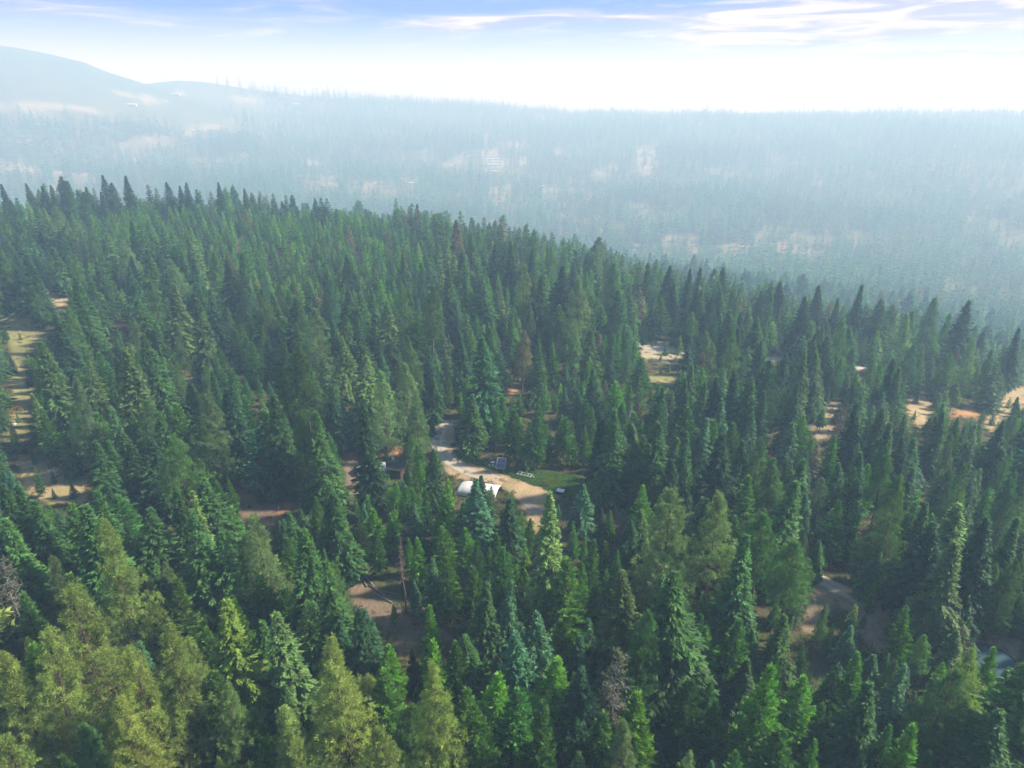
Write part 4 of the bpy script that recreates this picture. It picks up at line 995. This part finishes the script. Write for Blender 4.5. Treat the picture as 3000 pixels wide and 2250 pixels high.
p = spot(731, 1486); tag(MB().tube((0, 0, 0), (0, 0, .3), .42, .42, 14).done('fire_pit', M_DARK, None, p), 'low black fire ring on the bare brown campsite', 'fire pit')
p = spot(817, 1492); tag(MB().box((0, 0, .35), (.15, .4, .7), bevel=.03).done('marker_stone', M_WHITE, None, p), 'small upright white stone on the orange earth bank', 'stone')
# round teal cover
p = spot(2893, 1940); t_ = thing('round_pool', 'round teal covered pool on pinkish ground behind trees at the right', 'pool', p)
MB().tube((0, 0, 0), (0, 0, .45), 3.7, n=40).done('pool_wall', M_TEAL, t_)
m_ = MB(); m_.tube((0, 0, .452), (0, 0, .50), 3.55, 3.4, n=40); m_.done('cover', M_TEAL, t_)
m_ = MB(); 
for k in range(40): a, b = k * math.pi / 20, (k + 1) * math.pi / 20; m_.tube((3.68 * math.cos(a), 3.68 * math.sin(a), .48), (3.68 * math.cos(b), 3.68 * math.sin(b), .48), .07, n=6)
m_.done('rim', M_DARK, t_)
p = spot(2965, 1990); tag(MB().box((0, 0, .4), (1.1, .7, .8), bevel=.08).done('pump_box', M_DARK, None, p), 'small black box in front of the round teal pool', 'box')
# pale car under the trees
p = spot(2226, 1692); t_ = thing('parked_car', 'pale car parked in the shade, seen in bits between the trunks', 'car', p, R(-20))
body = MB(); body.box((0, 0, .72), (4.4, 1.78, .62), bevel=.14); body.done('body', simple('pale car paint', (.62, .62, .63), .35, var=.05, spec=.5), t_)
cab = MB(); prof = [(-1.9, 1.0), (-1.5, 1.5), (.5, 1.52), (1.2, 1.0)]
pts = [(x, y * (1 if z < 1.2 else .84), z) for y in (-.82, .82) for x, z in prof]
cab.poly(pts, [(0, 1, 2, 3), (7, 6, 5, 4), (1, 5, 6, 2), (0, 4, 5, 1), (2, 6, 7, 3)]).done('windows', M_GLASS, t_)
MB().box((-.5, 0, 1.54), (1.95, 1.36, .06), bevel=.02).done('roof', bpy.data.materials['pale car paint'], t_)
for x in (-1.4, 1.4):
    for s_ in (-1, 1):
        wl = MB().tube((x, s_ * .78, .34), (x, s_ * .95, .34), .34, n=18).done('wheel', M_TYRE, t_)
        r_ = MB().tube((x, s_ * .95, .34), (x, s_ * .965, .34), .19, n=14).done('rim', M_ALU); r_.parent = wl
for s_ in (-1, 1):
    MB().box((2.2, s_ * .62, .8), (.06, .3, .16)).done('headlight', M_WHITE, t_); MB().box((-2.2, s_ * .66, .82), (.06, .22, .18)).done('tail_light', simple('red lens', (.35, .02, .02), .3), t_)

# buildings
def house(name, u, v, dims, rz, wallm, roofm, lb, cat, rmax=5200, grp=None, gable=True):
    p = ground(u, v, rmax, 0, 520 if v < 620 else 30)[0]; l_, d_, h_ = dims; t_ = thing(name, lb, cat, p, rz, grp)
    MB().box((0, 0, h_ / 2 - .5), (l_, d_, h_ + 1)).done('wall', wallm, t_)
    rh = d_ * .28; ov = .06 * d_
    for s_ in (-1, 1):
        MB().poly([(-l_ / 2 - ov, s_ * (d_ / 2 + ov), h_ - .15), (l_ / 2 + ov, s_ * (d_ / 2 + ov), h_ - .15), (l_ / 2 + ov, 0, h_ + rh), (-l_ / 2 - ov, 0, h_ + rh), (-l_ / 2 - ov, s_ * (d_ / 2 + ov), h_ + .1), (l_ / 2 + ov, s_ * (d_ / 2 + ov), h_ + .1), (l_ / 2 + ov, 0, h_ + rh + .25), (-l_ / 2 - ov, 0, h_ + rh + .25)],
                 [(0, 1, 2, 3), (7, 6, 5, 4), (0, 4, 5, 1), (1, 5, 6, 2), (2, 6, 7, 3), (3, 7, 4, 0)]).done('roof', roofm, t_)
        MB().poly([(s_ * l_ / 2, -d_ / 2, h_), (s_ * l_ / 2, d_ / 2, h_), (s_ * l_ / 2, 0, h_ + rh)], [(0, 1, 2)]).done('gable', wallm, t_)
    for k in range(max(2, int(l_ / 4))):
        x = -l_ / 2 + l_ * (k + .5) / max(2, int(l_ / 4)); MB().box((x, -d_ / 2 - .03, h_ * .55), (1.2, .08, 1.1)).done('window', M_GLASS, t_)
    return t_
house('cabin', 2082, 1044, (6, 4, 2.4), R(15), M_WALLB, M_WHITE, 'small cabin with bright white roof in the mid-right wood', 'cabin', 500)
M_GH = simple('greenhouse film', (.50, .50, .48), .4, var=.04)
for k, (u, v, ln) in enumerate(((1448, 468, 50), (1450, 476, 50), (1452, 484, 52))):
    house('greenhouse', u, v, (ln, 8, 2.6), R(2), M_GH, M_GH, ['farthest and uppermost', 'middle', 'nearest and lowest'][k] + ' of three long white greenhouses in the far clearing', 'greenhouse', grp='greenhouses in the far clearing')
house('farmhouse', 1448, 506, (17, 9, 4), R(-22), M_WALLB, M_WHITE, 'pale-roofed house just below the far white greenhouses', 'house')
house('farmhouse', 1588, 549, (12, 8, 3.5), R(-30), M_WALLB, M_WHITE, 'small white-roofed house in the hazy valley right of centre', 'house')
house('farmhouse', 1205, 540, (12, 8, 3.5), R(10), M_WALLB, M_TIN, 'small pale house by the tan clearing in the hazy valley left of centre', 'house')
house('barn', 388, 311, (26, 12, 5), R(5), M_GH, M_GH, 'hazy white barn at the edge of the far pale fields', 'barn')
house('barn', 516, 280, (28, 12, 5), R(3), M_GH, M_GH, 'farthest hazy white barn, beyond the pale fields by the hills', 'barn')
house('barn', 866, 308, (24, 10, 5), R(0), M_GH, M_GH, 'hazy white barn alone at the foot of the far ridge', 'barn')
house('farmhouse', 1343, 700 // 1, (10, 7, 3), R(0), M_WALLB, M_TIN, 'small pale house among far trees in the valley', 'house') if False else None

# logs on the bank, bare pole
for k, (a, b, rr) in enumerate((((1068, 1690), (1098, 1722), .16), ((1080, 1715), (1130, 1748), .14), ((1062, 1700), (1076, 1722), .12), ((1100, 1742), (1150, 1768), .15), ((1030, 1692), (1052, 1698), .12), ((1265, 1793), (1292, 1797), .1), ((1120, 1735), (1175, 1745), .1))):
    A, B = Vector(spot(*a)), Vector(spot(*b))
    lb = ['thickest grey log lying down the upper end of the bare bank', 'long grey log lying along the top edge of the bare bank', 'short grey log at the upper left of the bare bank', 'long grey log at the middle of the bank edge', 'small grey log farthest up the bare bank on the left', 'thin pale log on the dark plants right of the bank', 'thin grey log lying in the shade behind the bank'][k]
    q = MB().tube(Vector((0, 0, .2)), B - A + Vector((0, 0, .2)), rr, rr * .6, 9).done('fallen_log', M_DEAD, None, A, True); tag(q, lb, 'log', 'fallen logs on the bank')
def dead_tree(u, v, h, lb, nb=70, Rf=.16, wood=None, t0=.25, twigs=5, lean=(0, 0), seed=1, top_px=True, leaf=None, down=0.0):
    g = np.random.default_rng(seed); wood = wood or M_DEAD
    p = ground(u, v, 440, h, 25)[0] if top_px else spot(u, v)
    t_ = thing('dead_tree', lb, 'dead tree', p); t_.rotation_euler = (R(lean[0]), R(lean[1]), 0)
    tz = np.linspace(0, 1, 10); px = .012 * h * np.sin(tz * 7); py = .01 * h * np.cos(tz * 5)
    V, Q = tube_arr(np.stack([px, py, tz * h], 1), .011 * h * (1 - tz * .93) + .01, 8)
    link('trunk', new_mesh('dead trunk', V, Fq=Q, mats=[wood], smooth=True), t_)
    if nb:
        tt = g.uniform(t0, .98, nb); an = g.uniform(0, 6.28, nb); Lb = Rf * h * ((1 - tt) ** .6 * .9 + .12) * g.uniform(.5, 1.2, nb)
        A = np.stack([np.interp(tt, tz, px), np.interp(tt, tz, py), tt * h], 1); B = A + np.stack([np.cos(an) * Lb, np.sin(an) * Lb, Lb * g.normal(.15 - down, .3, nb)], 1)
        Vs, Qs = sticks(A, B, .03 + .004 * h / 10, .012); vv, qq = [Vs], [Qs]; off = len(Vs)
        i = np.repeat(np.arange(nb), twigs); q = g.uniform(.25, 1, len(i))[:, None]; C = A[i] * (1 - q) + B[i] * q
        D = C + unit(g.normal(0, 1, (len(i), 3)) + unit(B - A)[i] * .8) * (Lb[i] * g.uniform(.2, .45, len(i)))[:, None]
        V2, Q2 = sticks(C, D, .022, .008); vv.append(V2); qq.append(Q2 + off)
        link('branches', new_mesh('dead branches', np.concatenate(vv), Fq=np.concatenate(qq), mats=[wood]), t_)
        if leaf is not None:
            n = 500; j = g.integers(0, len(C), n); P = D[j] + g.normal(0, .12, (n, 3)); Dd = unit(g.normal(0, 1, (n, 3)) + [0, 0, .3]); S = unit(np.cross(Dd, g.normal(0, 1, (n, 3)))); l_ = .5
            Vn = np.stack([P, P + Dd * l_ * .5 + S * .1, P + Dd * l_, P + Dd * l_ * .5 - S * .1], 1).reshape(-1, 3)
            o = link('crown', new_mesh('thin crown', Vn, Fq=np.arange(n * 4).reshape(-1, 4), mats=[M_NEED], attrs={'tone': ('FACE', 'FLOAT', g.uniform(.7, 1.1, n))}), t_); o.color = (*leaf, 1)
    return t_
dead_tree(1173, 1838, 4.8, 'thin bare pale pole of a dead sapling standing on the bare bank', nb=0, top_px=False)
dead_tree(2455, 1168, 17, 'bare brown dead tree leaning right above the pinkish opening', 150, .17, M_DEADB, .3, 8, (0, 8), 3)
dead_tree(1795, 1905, 17, 'half-dead grey tree with bare contorted branches near the bottom, right of centre', 90, .17, M_DEAD, .35, 9, (0, 3), 4, leaf=(.12, .14, .06), down=.2)
dead_tree(1171, 1570, 15, 'grey dead-topped tree rising above the young pines below the clearing', 90, .09, M_DEADB, .45, 6, (0, 0), 5, down=.5)
dead_tree(4, 1640, 18, 'grey half-dead tree at the left edge above the yellow pines', 120, .15, M_DEAD, .5, 8, (0, 0), 6, leaf=(.10, .11, .06))
dead_tree(601, 508, 20, 'thin dark snag standing on the crest left of centre', 60, .05, M_DEADB, .3, 3, (0, -3), 7)
dead_tree(1182, 715, 20, 'reddish-brown dead conifer on the hazy crest left of centre', 220, .14, simple('rusty dead needles', (.22, .12, .09), .9), .2, 7, (0, 0), 8)
dead_tree(2407, 800, 18, 'brownish dead conifer in the hazy wood right of centre', 200, .13, bpy.data.materials['rusty dead needles'], .2, 7, (0, 0), 9)
dead_tree(1850, 1175, 11, 'grey dead-topped tree in the middle of the wood', 90, .14, M_DEAD, .4, 7, (0, 0), 10)
dead_tree(225, 845, 12, 'thin grey dead tree near the left edge of the crest wood', 60, .1, M_DEAD, .3, 5, (0, 0), 11)
# coloured bushes and stones that stand out
for u, v, s_, c, lb in ((292, 2190, 1.5, (.42, .10, .03), 'bright red-orange bush in a gap near the bottom left corner'), (1048, 1945, 1.3, (.40, .13, .07), 'rusty red bush between dark trees below the bare bank'), (1230, 1985, 1.4, (.38, .22, .04), 'orange-yellow bush below the bright spired young pine'),
                    (1040, 1432, 1.5, (.26, .19, .04), 'yellowish bush at the lower end of the brown strip left of the tent'), (1612, 1418, 1.7, (.20, .20, .04), 'yellow-green bush in the green plants left of the white-lidded box'), (1040, 1300, 1.4, (.36, .20, .05), 'orange bush at the foot of the dark trunks above the tent'),
                    (2310, 1745, 1.2, (.24, .20, .04), 'yellowish bush beside the bright sunlit grass by the rutted track'), (2690, 1738, 1.3, (.24, .12, .05), 'rusty bush at the dark end of the rutted track'), (50, 1205, 1.8, (.30, .24, .05), 'golden bush on the dry grass strip at the left edge')):
    g = np.random.default_rng(int(u)); n = 260; D = unit(g.normal(0, 1, (n, 3)) * [1, 1, .8]); D[:, 2] = np.abs(D[:, 2]); P = D * g.uniform(.3, 1, (n, 1)) ** .5
    A = unit(D * .5 + g.normal(0, .6, (n, 3))); S = unit(np.cross(A, g.normal(0, 1, (n, 3)))); l_ = g.uniform(.12, .26, (n, 1))
    V = np.stack([P, P + A * l_ * .5 + S * l_ * .35, P + A * l_, P + A * l_ * .5 - S * l_ * .35], 1).reshape(-1, 3) * s_ * [1, 1, .85]
    t_ = thing('bush', lb, 'bush', spot(u, v)); o = link('foliage', new_mesh('bush', V, Fq=np.arange(n * 4).reshape(-1, 4), mats=[M_NEED], attrs={'tone': ('FACE', 'FLOAT', g.uniform(.7, 1.1, n))}), t_); o.color = (*c, 1)
    aa = g.uniform(0, 6.28, 9); V, Q = sticks(np.zeros((9, 3)), np.stack([np.cos(aa) * .5, np.sin(aa) * .5, np.full(9, .7)], 1) * s_, .03, .01); link('stem', new_mesh('stems', V, Fq=Q, mats=[M_BARK]), t_)
for u, v, s_, lb in ((387, 1530, .5, 'small white rock on brown ground below the left slope'), (42, 1243, .6, 'pale rock on the dry strip at the left edge'), (150, 1383, .5, 'dark pale-flecked rock on the orange grassy slope'), (2255, 1500, .4, 'small pale stone among firs right of the clearing')):
    m_ = MB(); bmesh.ops.create_icosphere(m_.bm, subdivisions=2, radius=s_)
    for v_ in m_.bm.verts: v_.co *= random.uniform(.75, 1.15); v_.co.z *= .7
    tag(m_.done('rock', M_ROCK, None, spot(u, v)), lb, 'rock')


# ------------------------------------------------------------------ haze
hb = MB(); zlo = float(GZ.min()) - 1.0 - 2; zhi = float(max(GZ.max() + 1, float((fz + fh * 1.05).max()), CAMZ + 5)) + 3
print('haze z', zlo, zhi)
def hz(k):
    v = k.n('ShaderNodeVolumePrincipled')
    v.inputs['Color'].default_value = (*HAZE_COL, 1); v.inputs['Density'].default_value = HAZE_DENS
    v.inputs['Anisotropy'].default_value = HAZE_G; v.inputs['Absorption Color'].default_value = (HAZE_ABS,) * 3 + (1,)
    return v.outputs[0]
mh = bpy.data.materials.new('haze'); mh.use_nodes = True; tt_ = mh.node_tree; tt_.nodes.clear()
v = tt_.nodes.new('ShaderNodeVolumePrincipled'); oo = tt_.nodes.new('ShaderNodeOutputMaterial'); tt_.links.new(v.outputs[0], oo.inputs['Volume'])
v.inputs['Color'].default_value = (*HAZE_COL, 1); v.inputs['Density'].default_value = HAZE_DENS
v.inputs['Anisotropy'].default_value = HAZE_G; v.inputs['Absorption Color'].default_value = (HAZE_ABS,) * 3 + (1,)
hb.box((0, 0, (zlo + zhi) / 2), (7500, 7500, zhi - zlo)); ho = hb.done('haze', mh); ho['kind'] = 'stuff'
